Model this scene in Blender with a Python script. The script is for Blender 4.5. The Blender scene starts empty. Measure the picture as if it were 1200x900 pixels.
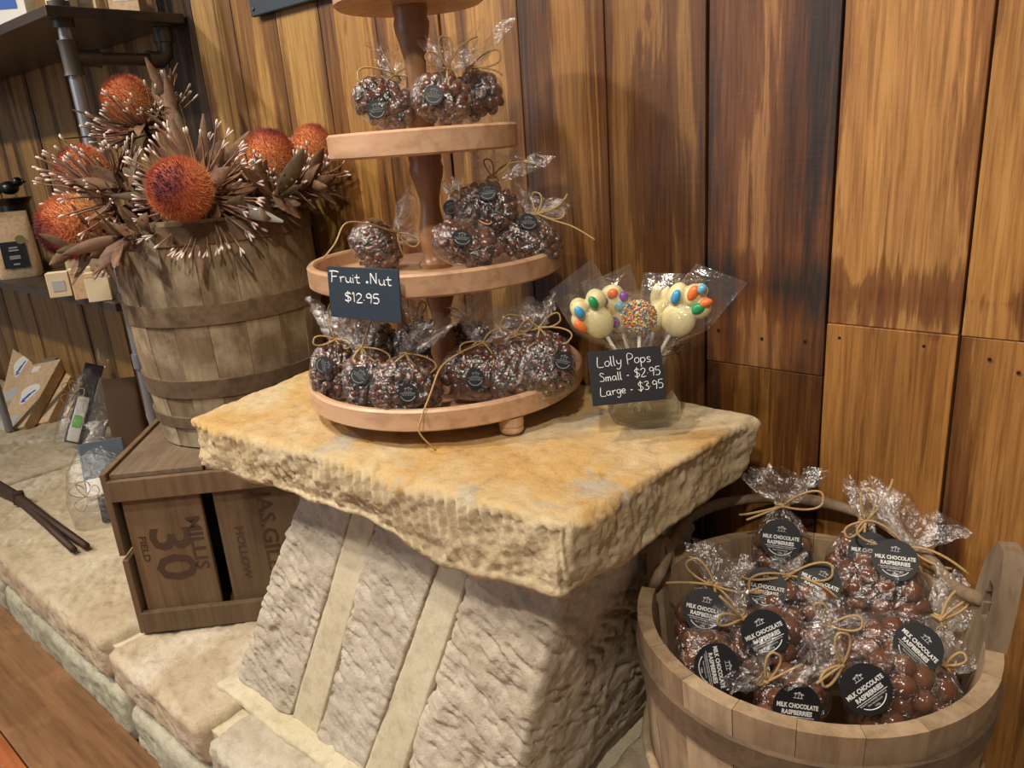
import bpy, bmesh, math, random
import numpy as np
from mathutils import Vector, Matrix

S = bpy.context.scene
COL = S.collection

# ------------------------------------------------------------------ camera
CAM = np.array([0.0, -1.0, 1.09])
F = 902.0
MC = np.array([[0.75594503, 0.14967328, -0.63729508],
               [0.65070032, -0.27837447, 0.7064678],
               [-0.07166733, -0.94873893, -0.30782824]])      # columns: right, down, forward
cd = bpy.data.cameras.new('camera'); cam = bpy.data.objects.new('camera', cd); COL.objects.link(cam)
cd.sensor_width = 36.0; cd.lens = F / 1200 * 36; cd.clip_start = 0.02
mw = Matrix.Identity(4)
for i in range(3):
    mw[i][0] = MC[i, 0]; mw[i][1] = -MC[i, 1]; mw[i][2] = -MC[i, 2]; mw[i][3] = CAM[i]
cam.matrix_world = mw
S.camera = cam

# ------------------------------------------------------------------ world, lamps, exposure
S.view_settings.view_transform = 'Standard'
S.view_settings.look = 'None'
S.view_settings.gamma = 1.0
S.view_settings.exposure = -0.14
S.cycles.transparent_max_bounces = 32
S.cycles.max_bounces = 10
W = bpy.data.worlds.new('room_ambient'); S.world = W; W.use_nodes = True
bgn = W.node_tree.nodes['Background']
bgn.inputs[0].default_value = (1.0, 0.93, 0.85, 1); bgn.inputs[1].default_value = 0.15


def spot(name, loc, target, energy, color, size=0.05, angle=80, blend=0.6):
    d = bpy.data.lights.new(name, 'SPOT'); o = bpy.data.objects.new(name, d); COL.objects.link(o)
    o.location = loc; d.energy = energy; d.color = color; d.shadow_soft_size = size
    d.spot_size = math.radians(angle); d.spot_blend = blend
    o.rotation_euler = (Vector(target) - Vector(loc)).to_track_quat('-Z', 'Y').to_euler()
    return o


WARM = (1.0, 0.88, 0.74)
spot('ceiling_spot', (-1.75, -1.45, 2.45), (-1.1, -0.25, 0.5), 116, WARM, 0.05, 90)
spot('ceiling_spot', (-0.75, -1.15, 2.45), (-0.7, -0.2, 0.6), 76, WARM, 0.05, 80)
spot('ceiling_spot', (0.15, -1.55, 2.45), (-0.12, 0.0, 0.85), 106, WARM, 0.05, 90)
spot('ceiling_spot', (-3.1, -1.9, 2.45), (-2.7, -0.1, 0.5), 150, (1.0, 0.88, 0.72), 0.05, 90)
al = bpy.data.lights.new('shop_window_daylight', 'AREA'); ao = bpy.data.objects.new('shop_window_daylight', al); COL.objects.link(ao)
al.shape = 'RECTANGLE'; al.size = 1.6; al.size_y = 1.5; al.energy = 18; al.color = (0.72, 0.86, 1.0)
ao.location = (-2.6, -3.4, 1.5)
ao.rotation_euler = (Vector((-1.1, -0.3, 0.7)) - Vector(ao.location)).to_track_quat('-Z', 'Y').to_euler()

R_ = random.Random(11)


# ------------------------------------------------------------------ helpers
def at(px, py, x=None, y=None, z=None, d=None):
    """World point seen at a pixel of the 1200x900 frame, on the plane x=, y= or z=, or at camera depth d."""
    v = MC @ np.array([(px - 600) / F, (py - 450) / F, 1.0])
    if d is not None: t = d
    elif x is not None: t = (x - CAM[0]) / v[0]
    elif y is not None: t = (y - CAM[1]) / v[1]
    else: t = (z - CAM[2]) / v[2]
    return CAM + v * t


def depth(p): return float((MC.T @ (np.array(p) - CAM))[2])
def nrm(v):
    v = np.array(v, float); return v / (np.linalg.norm(v) + 1e-12)


# numpy gradient-ish value noise, smooth, range about -1..1
_rs = np.random.RandomState(5)
_tab = _rs.uniform(-1, 1, 4096)
def _h(i, j, k): return _tab[(i * 73856093 ^ j * 19349663 ^ k * 83492791) & 4095]
def vnoise(P, scale=1.0, seed=0):
    P = np.asarray(P, float) * scale + seed * 17.31 + 100.0
    I = np.floor(P).astype(np.int64); f = P - I; f = f * f * (3 - 2 * f)
    x, y, z = I[:, 0], I[:, 1], I[:, 2]; r = 0
    for a in (0, 1):
        for b in (0, 1):
            for c in (0, 1):
                w = (f[:, 0] if a else 1 - f[:, 0]) * (f[:, 1] if b else 1 - f[:, 1]) * (f[:, 2] if c else 1 - f[:, 2])
                r = r + w * _h(x + a, y + b, z + c)
    return r
def fbm(P, scale, oct=4, seed=0):
    r = 0; a = 1.0; s = scale
    for o in range(oct):
        r = r + a * vnoise(P, s, seed + o); a *= .5; s *= 2.03
    return r / 1.6


class MB:
    def __init__(s): s.v = []; s.f = []; s.mi = []; s.cur = 0
    def add(s, vs, fs):
        n = len(s.v); s.v.extend([tuple(map(float, p)) for p in vs])
        for q in fs: s.f.append(tuple(i + n for i in q)); s.mi.append(s.cur)
    def box(s, lo, hi, M=None):
        x0, y0, z0 = lo; x1, y1, z1 = hi
        vs = [(x0, y0, z0), (x1, y0, z0), (x1, y1, z0), (x0, y1, z0), (x0, y0, z1), (x1, y0, z1), (x1, y1, z1), (x0, y1, z1)]
        if M is not None: vs = [tuple(M @ Vector(p)) for p in vs]
        s.add(vs, [(0, 3, 2, 1), (4, 5, 6, 7), (0, 1, 5, 4), (1, 2, 6, 5), (2, 3, 7, 6), (3, 0, 4, 7)])
    def hexa(s, c8):
        s.add(c8, [(0, 3, 2, 1), (4, 5, 6, 7), (0, 1, 5, 4), (1, 2, 6, 5), (2, 3, 7, 6), (3, 0, 4, 7)])
    def tube(s, pts, r, n=6, caps=True):
        pts = [np.array(p, float) for p in pts]; m = len(pts)
        rr = r if hasattr(r, '__len__') else [r] * m
        tang = []
        for i in range(m):
            tang.append(nrm(pts[min(i + 1, m - 1)] - pts[max(i - 1, 0)]))
        ref = np.array([0, 0, 1.0]) if abs(tang[0][2]) < .9 else np.array([1.0, 0, 0])
        a = nrm(np.cross(tang[0], ref)); vs = []
        for i in range(m):
            a = nrm(a - tang[i] * (a @ tang[i])); b = np.cross(tang[i], a)
            for k in range(n):
                t = 2 * math.pi * k / n; vs.append(pts[i] + rr[i] * (math.cos(t) * a + math.sin(t) * b))
        fs = [(i * n + k, i * n + (k + 1) % n, (i + 1) * n + (k + 1) % n, (i + 1) * n + k) for i in range(m - 1) for k in range(n)]
        if caps:
            fs.append(tuple(range(n - 1, -1, -1))); fs.append(tuple((m - 1) * n + k for k in range(n)))
        s.add(vs, fs)
    def lathe(s, prof, n=32, c=(0, 0, 0), a0=0, a1=2 * math.pi, closed=True, wob=None):
        m = len(prof); full = abs(a1 - a0 - 2 * math.pi) < 1e-6
        cols = n if full else n + 1; vs = []
        for k in range(cols):
            t = a0 + (a1 - a0) * k / n
            for (r, z) in prof:
                rr = r * (1 + (wob(t, z) if wob else 0)); vs.append((c[0] + rr * math.cos(t), c[1] + rr * math.sin(t), c[2] + z))
        fs = []
        seg = m if closed else m - 1
        for k in range(n):
            k2 = (k + 1) % cols
            for i in range(seg):
                j = (i + 1) % m; fs.append((k * m + i, k2 * m + i, k2 * m + j, k * m + j))
        if closed and not full:
            fs.append(tuple(range(m))); fs.append(tuple((cols - 1) * m + i for i in range(m - 1, -1, -1)))
        s.add(vs, fs)
    def disc(s, c, ax, ay, r, n=32, zf=None):
        c = np.array(c, float); vs = [c] + [c + r * (math.cos(2 * math.pi * k / n) * np.array(ax) + math.sin(2 * math.pi * k / n) * np.array(ay)) for k in range(n)]
        s.add(vs, [(0, 1 + k, 1 + (k + 1) % n) for k in range(n)])
    def sphere(s, c, r, nu=10, nv=7, M3=None):
        vs = []; r = np.array(r if hasattr(r, '__len__') else (r, r, r), float)
        for j in range(nv + 1):
            ph = math.pi * j / nv
            for i in range(nu):
                th = 2 * math.pi * i / nu
                p = np.array([math.sin(ph) * math.cos(th), math.sin(ph) * math.sin(th), math.cos(ph)]) * r
                if M3 is not None: p = M3 @ p
                vs.append(p + np.array(c))
        s.add(vs, [(j * nu + i, (j + 1) * nu + i, (j + 1) * nu + (i + 1) % nu, j * nu + (i + 1) % nu) for j in range(nv) for i in range(nu)])


ROOTM = {}


def mesh_of(name, mb, mats, smooth=False, bevel=0, weld=False, angle=None):
    me = bpy.data.meshes.new(name)
    me.from_pydata(mb.v, [], mb.f)
    if not isinstance(mats, (list, tuple)): mats = [mats]
    for m in mats: me.materials.append(m)
    if len(mats) > 1: me.polygons.foreach_set('material_index', mb.mi)
    if weld or bevel:
        bm = bmesh.new(); bm.from_mesh(me)
        if weld: bmesh.ops.remove_doubles(bm, verts=bm.verts, dist=1e-5)
        if bevel: bmesh.ops.bevel(bm, geom=[e for e in bm.edges if e.is_manifold and e.calc_face_angle(0) > .5], offset=bevel, segments=2, profile=.5, affect='EDGES')
        bm.to_mesh(me); bm.free()
    if smooth:
        me.polygons.foreach_set('use_smooth', [True] * len(me.polygons))
        if angle is not None:
            try: me.set_sharp_from_angle(angle=angle)
            except Exception: pass
    me.update()
    return me


def obj(name, me, parent=None, world=True):
    o = bpy.data.objects.new(name, me); COL.objects.link(o)
    if parent is not None:
        o.parent = parent
        if world:
            inv = root_inv(parent); me.transform(inv)
    return o


def root_inv(o):
    M = Matrix.Identity(4)
    while o is not None:
        M = ROOTM.get(o.name, Matrix.Identity(4)) @ M; o = o.parent
    return M.inverted()


def part(name, mb, mats, parent=None, smooth=False, bevel=0, label=None, kind=None, weld=False, angle=None, recenter=False):
    me = mesh_of(name, mb, mats, smooth, bevel, weld, angle)
    o = obj(name, me, parent)
    if label: o['label'] = label
    if kind: o['kind'] = kind
    return o


def thing(name, label, cat, loc=(0, 0, 0), group=None, R=None):
    o = bpy.data.objects.new(name, None); COL.objects.link(o); o.empty_display_size = .03
    M = Matrix.Translation(Vector([float(c) for c in loc]))
    if R is not None: M = M @ R
    o.matrix_world = M; ROOTM[o.name] = M
    o['label'] = label; o['category'] = cat
    if group: o['group'] = group
    return o


def tag(o, label, cat, group=None):
    o['label'] = label; o['category'] = cat
    if group: o['group'] = group
    return o


# ------------------------------------------------------------------ materials
def srgb(r, g, b):
    c = lambda v: (v / 255 / 12.92) if v / 255 <= .04045 else ((v / 255 + .055) / 1.055) ** 2.4
    return (c(r), c(g), c(b), 1)


class NT:
    def __init__(s, name):
        s.m = bpy.data.materials.new(name); s.m.use_nodes = True; s.t = s.m.node_tree; s.n = s.t.nodes; s.b = s.n['Principled BSDF']; s.out = s.n['Material Output']
    def node(s, t, **k):
        n = s.n.new(t)
        for a, v in k.items(): setattr(n, a, v)
        return n
    def link(s, a, b): s.t.links.new(a, b)
    def noise(s, vec, scale, detail=4, rough=.55, dist=0.0):
        n = s.node('ShaderNodeTexNoise'); n.inputs['Scale'].default_value = scale; n.inputs['Detail'].default_value = detail
        n.inputs['Roughness'].default_value = rough; n.inputs['Distortion'].default_value = dist
        s.link(vec, n.inputs['Vector']); return n.outputs['Fac']
    def mapping(s, vec, scale=(1, 1, 1), loc=(0, 0, 0)):
        n = s.node('ShaderNodeMapping'); n.inputs['Scale'].default_value = scale; n.inputs['Location'].default_value = loc
        s.link(vec, n.inputs['Vector']); return n.outputs[0]
    def ramp(s, fac, stops, interp='LINEAR'):
        n = s.node('ShaderNodeValToRGB'); n.color_ramp.interpolation = interp; e = n.color_ramp.elements
        while len(e) > 1: e.remove(e[-1])
        e[0].position = stops[0][0]; e[0].color = stops[0][1]
        for p, c in stops[1:]: x = e.new(p); x.color = c
        s.link(fac, n.inputs[0]); return n.outputs[0]
    def mix(s, f, a, b, mode='MIX'):
        n = s.node('ShaderNodeMix', data_type='RGBA', blend_type=mode); n.clamp_factor = True
        for v, k in ((f, 0), (a, 6), (b, 7)):
            if hasattr(v, 'is_linked') or hasattr(v, 'links'): s.link(v, n.inputs[k])
            else: n.inputs[k].default_value = v
        return n.outputs[2]
    def math(s, op, a, b=0.0, c=None):
        n = s.node('ShaderNodeMath', operation=op)
        for v, k in ((a, 0), (b, 1)) + (((c, 2),) if c is not None else ()):
            if hasattr(v, 'links'): s.link(v, n.inputs[k])
            else: n.inputs[k].default_value = v
        return n.outputs[0]
    def bump(s, h, strength=.3, dist=.002):
        n = s.node('ShaderNodeBump'); n.inputs['Strength'].default_value = strength; n.inputs['Distance'].default_value = dist
        s.link(h, n.inputs['Height']); s.link(n.outputs[0], s.b.inputs['Normal']); return n.outputs[0]
    def obj(s): return s.node('ShaderNodeTexCoord').outputs['Object']
    def gen(s): return s.node('ShaderNodeTexCoord').outputs['Generated']
    def pos(s): return s.node('ShaderNodeNewGeometry').outputs['Position']
    def set(s, **k):
        for a, v in k.items(): s.b.inputs[a.replace('_', ' ')].default_value = v
        return s


def flat(name, c, rough=.5, metal=0.0, **k):
    n = NT(name); n.set(Base_Color=c, Roughness=rough, Metallic=metal)
    for a, v in k.items(): n.b.inputs[a.replace('_', ' ')].default_value = v
    return n.m


def mat_wallplank():
    n = NT('reclaimed_hardwood'); oi = n.node('ShaderNodeObjectInfo'); P = n.pos()
    off = n.node('ShaderNodeVectorMath', operation='MULTIPLY_ADD'); cx = n.node('ShaderNodeCombineXYZ')
    n.link(oi.outputs['Random'], cx.inputs[0]); n.link(oi.outputs['Random'], cx.inputs[2])
    n.link(cx.outputs[0], off.inputs[0]); off.inputs[1].default_value = (37, 0, 53); n.link(P, off.inputs[2])
    V = off.outputs[0]
    st = n.noise(n.mapping(V, (15, 3, .95)), 1.0, 9, .66, .5)
    st2 = n.noise(n.mapping(V, (42, 8, 2.2)), 1.0, 6, .65, .6)
    tone = n.noise(n.mapping(V, (6, 3, 1.6)), 1.0, 5, .6, .4)
    fine = n.noise(n.mapping(V, (230, 30, 7)), 1.0, 4, .65)
    saw = n.noise(n.mapping(V, (14, 14, 170)), 1.0, 2, .5)
    g = n.node('ShaderNodeSeparateXYZ'); n.link(n.gen(), g.inputs[0])
    edge = n.math('ABSOLUTE', n.math('SUBTRACT', g.outputs[0], .5))       # 0 mid .. .5 edge
    e = n.math('ADD', st, n.math('MULTIPLY', edge, .34))
    e = n.math('ADD', e, n.math('MULTIPLY', n.math('SUBTRACT', oi.outputs['Alpha'], .5), .62))
    e = n.math('ADD', e, n.math('MULTIPLY', n.math('SUBTRACT', st2, .5), .12))
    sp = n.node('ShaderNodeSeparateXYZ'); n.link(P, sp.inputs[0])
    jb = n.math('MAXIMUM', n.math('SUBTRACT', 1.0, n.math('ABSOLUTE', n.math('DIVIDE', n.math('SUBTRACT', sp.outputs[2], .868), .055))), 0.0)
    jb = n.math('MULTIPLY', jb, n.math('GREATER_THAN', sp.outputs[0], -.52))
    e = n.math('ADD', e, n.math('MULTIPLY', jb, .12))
    k1 = n.ramp(e, [(.585, (0, 0, 0, 1)), (.615, (.75, .75, .75, 1)), (.70, (.95, .95, .95, 1))])
    k2 = n.ramp(e, [(.68, (0, 0, 0, 1)), (.78, (.92, .92, .92, 1))])
    col = oi.outputs['Color']
    c1 = n.mix(n.ramp(tone, [(.36, (0, 0, 0, 1)), (.64, (1, 1, 1, 1))]), n.mix(1.0, col, (.84, .80, .74, 1), 'MULTIPLY'), n.mix(1.0, col, (1.14, 1.08, .92, 1), 'MULTIPLY'))
    c1 = n.mix(n.ramp(st2, [(.36, (.8, .8, .8, 1)), (.56, (0, 0, 0, 1))]), c1, n.mix(1.0, c1, (.66, .60, .54, 1), 'MULTIPLY'))
    c2 = n.mix(k1, c1, n.mix(1.0, c1, (.40, .30, .29, 1), 'MULTIPLY'))
    c2 = n.mix(k2, c2, (.030, .024, .022, 1))
    c3 = n.mix(n.ramp(fine, [(.36, (.95, .95, .95, 1)), (.56, (0, 0, 0, 1))]), c2, n.mix(1.0, c2, (.62, .56, .50, 1), 'MULTIPLY'))
    n.link(c3, n.b.inputs['Base Color'])
    n.set(Roughness=.40); n.b.inputs['Specular IOR Level'].default_value = .42
    n.bump(n.math('ADD', n.math('MULTIPLY', fine, .6), n.math('MULTIPLY', saw, .5)), .4, .0012)
    return n.m


def mat_wood(name, c1, c2, c3=None, axis=2, scale=1.0, rough=.55, grain=90, bump=.25, patch=.5, stretch=.06):
    """c1 base, c2 streak, c3 worn patches; grain runs along the object's axis."""
    n = NT(name); oi = n.node('ShaderNodeObjectInfo'); V0 = n.obj()
    off = n.node('ShaderNodeVectorMath', operation='ADD'); cx = n.node('ShaderNodeCombineXYZ')
    n.link(n.math('MULTIPLY', oi.outputs['Random'], 31.0), cx.inputs[0]); n.link(n.math('MULTIPLY', oi.outputs['Random'], 17.0), cx.inputs[1]); n.link(V0, off.inputs[0]); n.link(cx.outputs[0], off.inputs[1])
    sc = [scale] * 3; sc[axis] = scale * stretch
    V = n.mapping(off.outputs[0], sc)
    a = n.noise(V, 22, 5, .6, .6); b = n.noise(V, grain, 3, .6); p = n.noise(off.outputs[0], 9 * scale, 5, .65, .3)
    c = n.mix(n.ramp(a, [(.36, (0, 0, 0, 1)), (.66, (1, 1, 1, 1))]), c1, c2)
    if c3: c = n.mix(n.ramp(p, [(patch - .06, (0, 0, 0, 1)), (patch + .14, (.85, .85, .85, 1))]), c, c3)
    c = n.mix(n.ramp(b, [(.34, (.55, .55, .55, 1)), (.52, (0, 0, 0, 1))]), c, n.mix(1.0, c, (.62, .58, .54, 1), 'MULTIPLY'))
    v = n.node('ShaderNodeHueSaturation'); n.link(n.math('MULTIPLY_ADD', oi.outputs['Random'], .3, .85), v.inputs['Value']); n.link(c, v.inputs['Color'])
    n.link(v.outputs[0], n.b.inputs['Base Color']); n.set(Roughness=rough)
    n.bump(n.math('ADD', b, n.math('MULTIPLY', a, .7)), bump, .0015)
    return n.m


def mat_stone(name, base, alt, accent, acc_lo=.6, sc=1.0, top=None, bump=.5):
    n = NT(name); P = n.pos()
    a = n.noise(P, 7 * sc, 6, .62, .3); b = n.noise(P, 45 * sc, 5, .7); d = n.noise(P, 3.4 * sc, 4, .6, .4); f = n.noise(P, 260 * sc, 3, .7)
    c = n.mix(n.ramp(a, [(.38, (0, 0, 0, 1)), (.62, (1, 1, 1, 1))]), base, alt)
    c = n.mix(n.ramp(d, [(acc_lo, (0, 0, 0, 1)), (acc_lo + .1, (.85, .85, .85, 1))]), c, accent)
    if top:
        g = n.node('ShaderNodeNewGeometry'); s = n.node('ShaderNodeSeparateXYZ'); n.link(g.outputs['True Normal'], s.inputs[0])
        sp = n.node('ShaderNodeSeparateXYZ'); n.link(P, sp.inputs[0])
        hz = n.math('MULTIPLY_ADD', n.math('SUBTRACT', sp.outputs[2], top[2]), 28.0, n.math('MULTIPLY', n.math('SUBTRACT', a, .5), 2.2))
        t = n.mix(n.ramp(a, [(.40, (0, 0, 0, 1)), (.60, (1, 1, 1, 1))]), top[0], top[1])
        grey = n.ramp(n.noise(P, 9, 5, .6, .6), [(.585, (0, 0, 0, 1)), (.64, (.8, .8, .8, 1))])
        t = n.mix(grey, t, top[3])
        c = n.mix(n.ramp(hz, [(-.25, (0, 0, 0, 1)), (.25, (1, 1, 1, 1))]) if False else n.ramp(n.math('ADD', hz, .5), [(.2, (0, 0, 0, 1)), (.8, (1, 1, 1, 1))]), c, t)
    c = n.mix(n.ramp(b, [(.32, (.5, .5, .5, 1)), (.52, (0, 0, 0, 1))]), c, n.mix(1.0, c, (.62, .58, .52, 1), 'MULTIPLY'))
    c = n.mix(n.ramp(f, [(.30, (.4, .4, .4, 1)), (.5, (0, 0, 0, 1))]), c, n.mix(1.0, c, (.7, .66, .6, 1), 'MULTIPLY'))
    n.link(c, n.b.inputs['Base Color']); n.set(Roughness=.9); n.b.inputs['Specular IOR Level'].default_value = .15
    n.bump(n.math('ADD', n.math('MULTIPLY', f, .35), b), bump, .003)
    return n.m


def mat_film(name='cellophane', tint=(1, 1, 1, 1), gloss=.10, crinkle=.35, scale=60, base=.05, milk=.03):
    n = NT(name); n.n.remove(n.b)
    V = n.obj()
    h = n.math('ADD', n.noise(V, scale, 3, .6, .8), n.math('MULTIPLY', n.noise(V, scale * 2.7, 2, .5, .4), .4))
    bp = n.node('ShaderNodeBump'); bp.inputs['Strength'].default_value = crinkle; bp.inputs['Distance'].default_value = .006; n.link(h, bp.inputs['Height'])
    gl = n.node('ShaderNodeBsdfGlossy'); gl.inputs['Roughness'].default_value = gloss; gl.inputs['Color'].default_value = (1, 1, 1, 1); n.link(bp.outputs[0], gl.inputs['Normal'])
    tr = n.node('ShaderNodeBsdfTransparent'); tr.inputs['Color'].default_value = tint
    df = n.node('ShaderNodeBsdfDiffuse'); df.inputs['Color'].default_value = (.9, .92, .95, 1)
    lw = n.node('ShaderNodeLayerWeight'); lw.inputs['Blend'].default_value = .5; n.link(bp.outputs[0], lw.inputs['Normal'])
    fac = n.math('MULTIPLY_ADD', n.math('POWER', lw.outputs['Facing'], 4.0), .62, base)
    m0 = n.node('ShaderNodeMixShader'); m0.inputs[0].default_value = milk; n.link(tr.outputs[0], m0.inputs[1]); n.link(df.outputs[0], m0.inputs[2])
    mx = n.node('ShaderNodeMixShader'); n.link(fac, mx.inputs[0]); n.link(m0.outputs[0], mx.inputs[1]); n.link(gl.outputs[0], mx.inputs[2])
    n.link(mx.outputs[0], n.out.inputs['Surface'])
    return n.m


M = {}
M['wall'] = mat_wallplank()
M['dark'] = flat('dark_gap', srgb(20, 14, 10), .9)
M['barrel'] = mat_wood('weathered_barrel_oak', srgb(140, 120, 92), srgb(112, 94, 70), srgb(178, 164, 136), patch=.52, rough=.8, stretch=.12)
M['hoop'] = mat_wood('dark_wooden_hoop', srgb(112, 92, 70), srgb(92, 74, 55), srgb(126, 108, 86), patch=.56, rough=.8, axis=2, stretch=1)
M['bucket'] = mat_wood('pale_weathered_pine', srgb(166, 142, 112), srgb(142, 118, 90), srgb(180, 160, 134), patch=.55, rough=.75, stretch=.08)
M['bucket_in'] = mat_wood('grey_weathered_pine', srgb(146, 124, 98), srgb(122, 102, 80), srgb(164, 144, 118), patch=.55, rough=.8, stretch=.15)
M['band'] = mat_wood('grey_brown_bucket_hoop', srgb(112, 92, 70), srgb(90, 72, 54), srgb(132, 112, 90), patch=.6, rough=.8, stretch=1)
M['crate'] = mat_wood('old_crate_pine', srgb(120, 96, 68), srgb(98, 77, 54), srgb(110, 90, 68), patch=.55, rough=.75, stretch=.06)
M['crate_top'] = mat_wood('grey_crate_boards', srgb(124, 104, 82), srgb(100, 83, 66), srgb(136, 116, 94), patch=.55, rough=.8, axis=1, stretch=.08)
M['stencil'] = flat('stencil_ink', srgb(74, 55, 40), .8)
M['tray'] = mat_wood('honey_mango_wood', srgb(202, 166, 134), srgb(186, 146, 114), None, rough=.38, axis=0, stretch=.12, bump=.06, grain=60)
M['post'] = mat_wood('turned_mango_wood', srgb(172, 128, 92), srgb(146, 104, 72), None, rough=.35, axis=2, stretch=.12, bump=.06, grain=60)
M['slab'] = mat_stone('ochre_sandstone', srgb(206, 190, 158), srgb(192, 174, 138), srgb(208, 178, 120), .62, top=(srgb(202, 178, 134), srgb(196, 160, 104), .700, srgb(172, 166, 152)), bump=.8)
M['stone'] = mat_stone('grey_sandstone', srgb(206, 198, 182), srgb(184, 174, 156), srgb(216, 208, 194), .56, bump=.9)
M['stone_warm'] = mat_stone('pale_sandstone', srgb(204, 190, 164), srgb(186, 170, 142), srgb(214, 204, 186), .56, bump=.9)
M['stone_right'] = mat_stone('mottled_sandstone', srgb(208, 198, 180), srgb(186, 174, 154), srgb(206, 176, 132), .68, bump=.9)
M['stone_low'] = mat_stone('greenish_sandstone', srgb(190, 188, 168), srgb(172, 168, 146), srgb(204, 202, 188), .56, bump=.9)
M['mortar'] = mat_stone('lime_mortar', srgb(214, 206, 180), srgb(204, 194, 166), srgb(220, 212, 190), .6, bump=.12)
M['floor'] = mat_wood('polished_red_floorboard', srgb(204, 122, 70), srgb(164, 92, 52), srgb(220, 148, 92), axis=0, rough=.3, patch=.58, stretch=.06, bump=.06)
M['floor_edge'] = mat_wood('brown_border_board', srgb(150, 112, 76), srgb(122, 88, 58), srgb(166, 126, 88), axis=0, rough=.35, patch=.6, stretch=.08, bump=.08)
M['pipe'] = flat('gunmetal_pipe', srgb(150, 154, 160), .35, .5)
M['fitting'] = flat('dark_iron_fitting', srgb(84, 80, 74), .45, .5)
M['shelf'] = mat_wood('black_stained_board', srgb(66, 58, 50), srgb(48, 42, 38), None, axis=0, rough=.35, bump=.1)
M['slate'] = flat('blue_black_chalkboard', srgb(34, 48, 62), .55)
M['black_slate'] = flat('black_chalkboard', srgb(24, 25, 28), .5)
M['chalk'] = flat('white_chalk_pen', srgb(238, 240, 240), .8)
M['film'] = mat_film('cellophane', crinkle=.7, scale=75, gloss=.25, base=.105, milk=.006)
M['film_flat'] = mat_film('lollipop_cellophane', crinkle=.4, scale=40, gloss=.2, base=.10, milk=.010)
M['sticker'] = flat('matt_black_sticker', srgb(30, 31, 34), .42)
M['ink'] = flat('white_print', srgb(226, 226, 224), .6)
M['grey_ink'] = flat('grey_print', srgb(150, 154, 158), .6)
M['iron'] = flat('rusty_iron', srgb(74, 56, 48), .6, .5)
M['black'] = flat('black_ceramic', srgb(20, 19, 19), .35)


def mat_twine():
    n = NT('jute_twine'); a = n.noise(n.obj(), 900, 2, .5)
    n.link(n.ramp(a, [(.3, srgb(150, 118, 74)), (.7, srgb(206, 174, 124))]), n.b.inputs['Base Color']); n.set(Roughness=.9); n.bump(a, .6, .0006); return n.m
M['twine'] = mat_twine()


def mat_choc(name, a, b):
    n = NT(name); oi = n.node('ShaderNodeObjectInfo'); q = n.noise(n.obj(), 60, 3, .5)
    c = n.mix(oi.outputs['Random'], a, b); n.link(c, n.b.inputs['Base Color']); n.set(Roughness=.2); n.b.inputs['Specular IOR Level'].default_value = .7
    n.bump(q, .35, .002); return n.m
M['milk'] = mat_choc('milk_chocolate', srgb(98, 58, 40), srgb(120, 76, 54))
M['nut'] = mat_choc('chocolate_coated_nut', srgb(74, 43, 31), srgb(98, 61, 45))
M['darknut'] = mat_choc('dark_chocolate_coated_nut', srgb(58, 32, 22), srgb(84, 48, 34))


# ================================================================== SETTING: wall
mb = MB(); mb.box((-4.6, .022, -.1), (.75, .06, 2.3))
wall = part('wall_back', mb, M['dark'], kind='structure')
bounds = [-4.6, -4.4, -4.24, -4.08, -3.92, -3.755, -3.595, -3.43, -3.265, -3.10, -2.905, -2.745, -2.585, -2.425, -2.26, -2.10, -1.95, -1.80, -1.635, -1.475, -1.33, -1.167, -1.006, -.836, -.675, -.515, -.3435, -.188, -.03, .13, .29, .45, .61, .75]
pcol = {  # srgb colour and stain level, by left edge
    -.188: ((176, 132, 80), .42), -.03: ((178, 130, 72), .4), -.3435: ((186, 140, 88), .42), -.515: ((164, 120, 78), .58), -.675: ((138, 102, 60), .56), -.836: ((150, 112, 66), .62),
    -1.006: ((172, 134, 84), .48), -1.167: ((160, 120, 68), .50), -1.33: ((166, 128, 74), .48), -1.475: ((172, 138, 84), .44), -1.635: ((164, 130, 82), .48), -1.80: ((164, 134, 90), .52),
    -1.95: ((96, 82, 64), .60), -2.10: ((156, 130, 86), .46), -2.26: ((150, 126, 82), .46), -2.425: ((162, 136, 88), .44), -2.585: ((152, 124, 78), .46)}
lower = {-.3435: (.826, (172, 124, 70), .46), -.188: (.826, (168, 122, 70), .46), -.515: (.752, (140, 100, 52), .58), -.03: (.84, (170, 120, 62), .46)}
rp = random.Random(4)
for i in range(len(bounds) - 1):
    x0, x1 = bounds[i], bounds[i + 1]
    kk = rp.uniform(.88, 1.08)
    c, st = pcol.get(x0, (tuple(v * kk for v in (158, 126, 80)), .42 + rp.random() * .12))
    segs = [(-.02, 2.25, c, st)]
    if x0 in lower:
        zj, c2, st2 = lower[x0]; segs = [(-.02, zj - .0003, c2, st2), (zj + .0003, 2.25, c, st)]
    for (z0, z1, cc, ss) in segs:
        mb = MB(); dy = rp.uniform(0, .0035)
        mb.box((x0 + .0016, dy, z0), (x1 - .0016, .022 + dy * .2, z1))
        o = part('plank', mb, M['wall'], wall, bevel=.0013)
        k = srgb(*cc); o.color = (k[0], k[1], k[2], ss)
# nail heads in the planks at the joint
for (x, z) in ((-.325, .808), (-.225, .809), (-.155, .802), (-.495, .80), (-.43, .795), (-.37, .798), (-.125, .79)):
    mb = MB(); mb.lathe([(0, -.002), (.0018, -.002), (.0022, 0), (0, .0004)], 8)
    me = mesh_of('nail_head', mb, M['dark']); me.transform(Matrix.Translation((x, .001, z)) @ Matrix.Rotation(math.pi / 2, 4, 'X')); o = obj('nail_head', me, wall)

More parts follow.
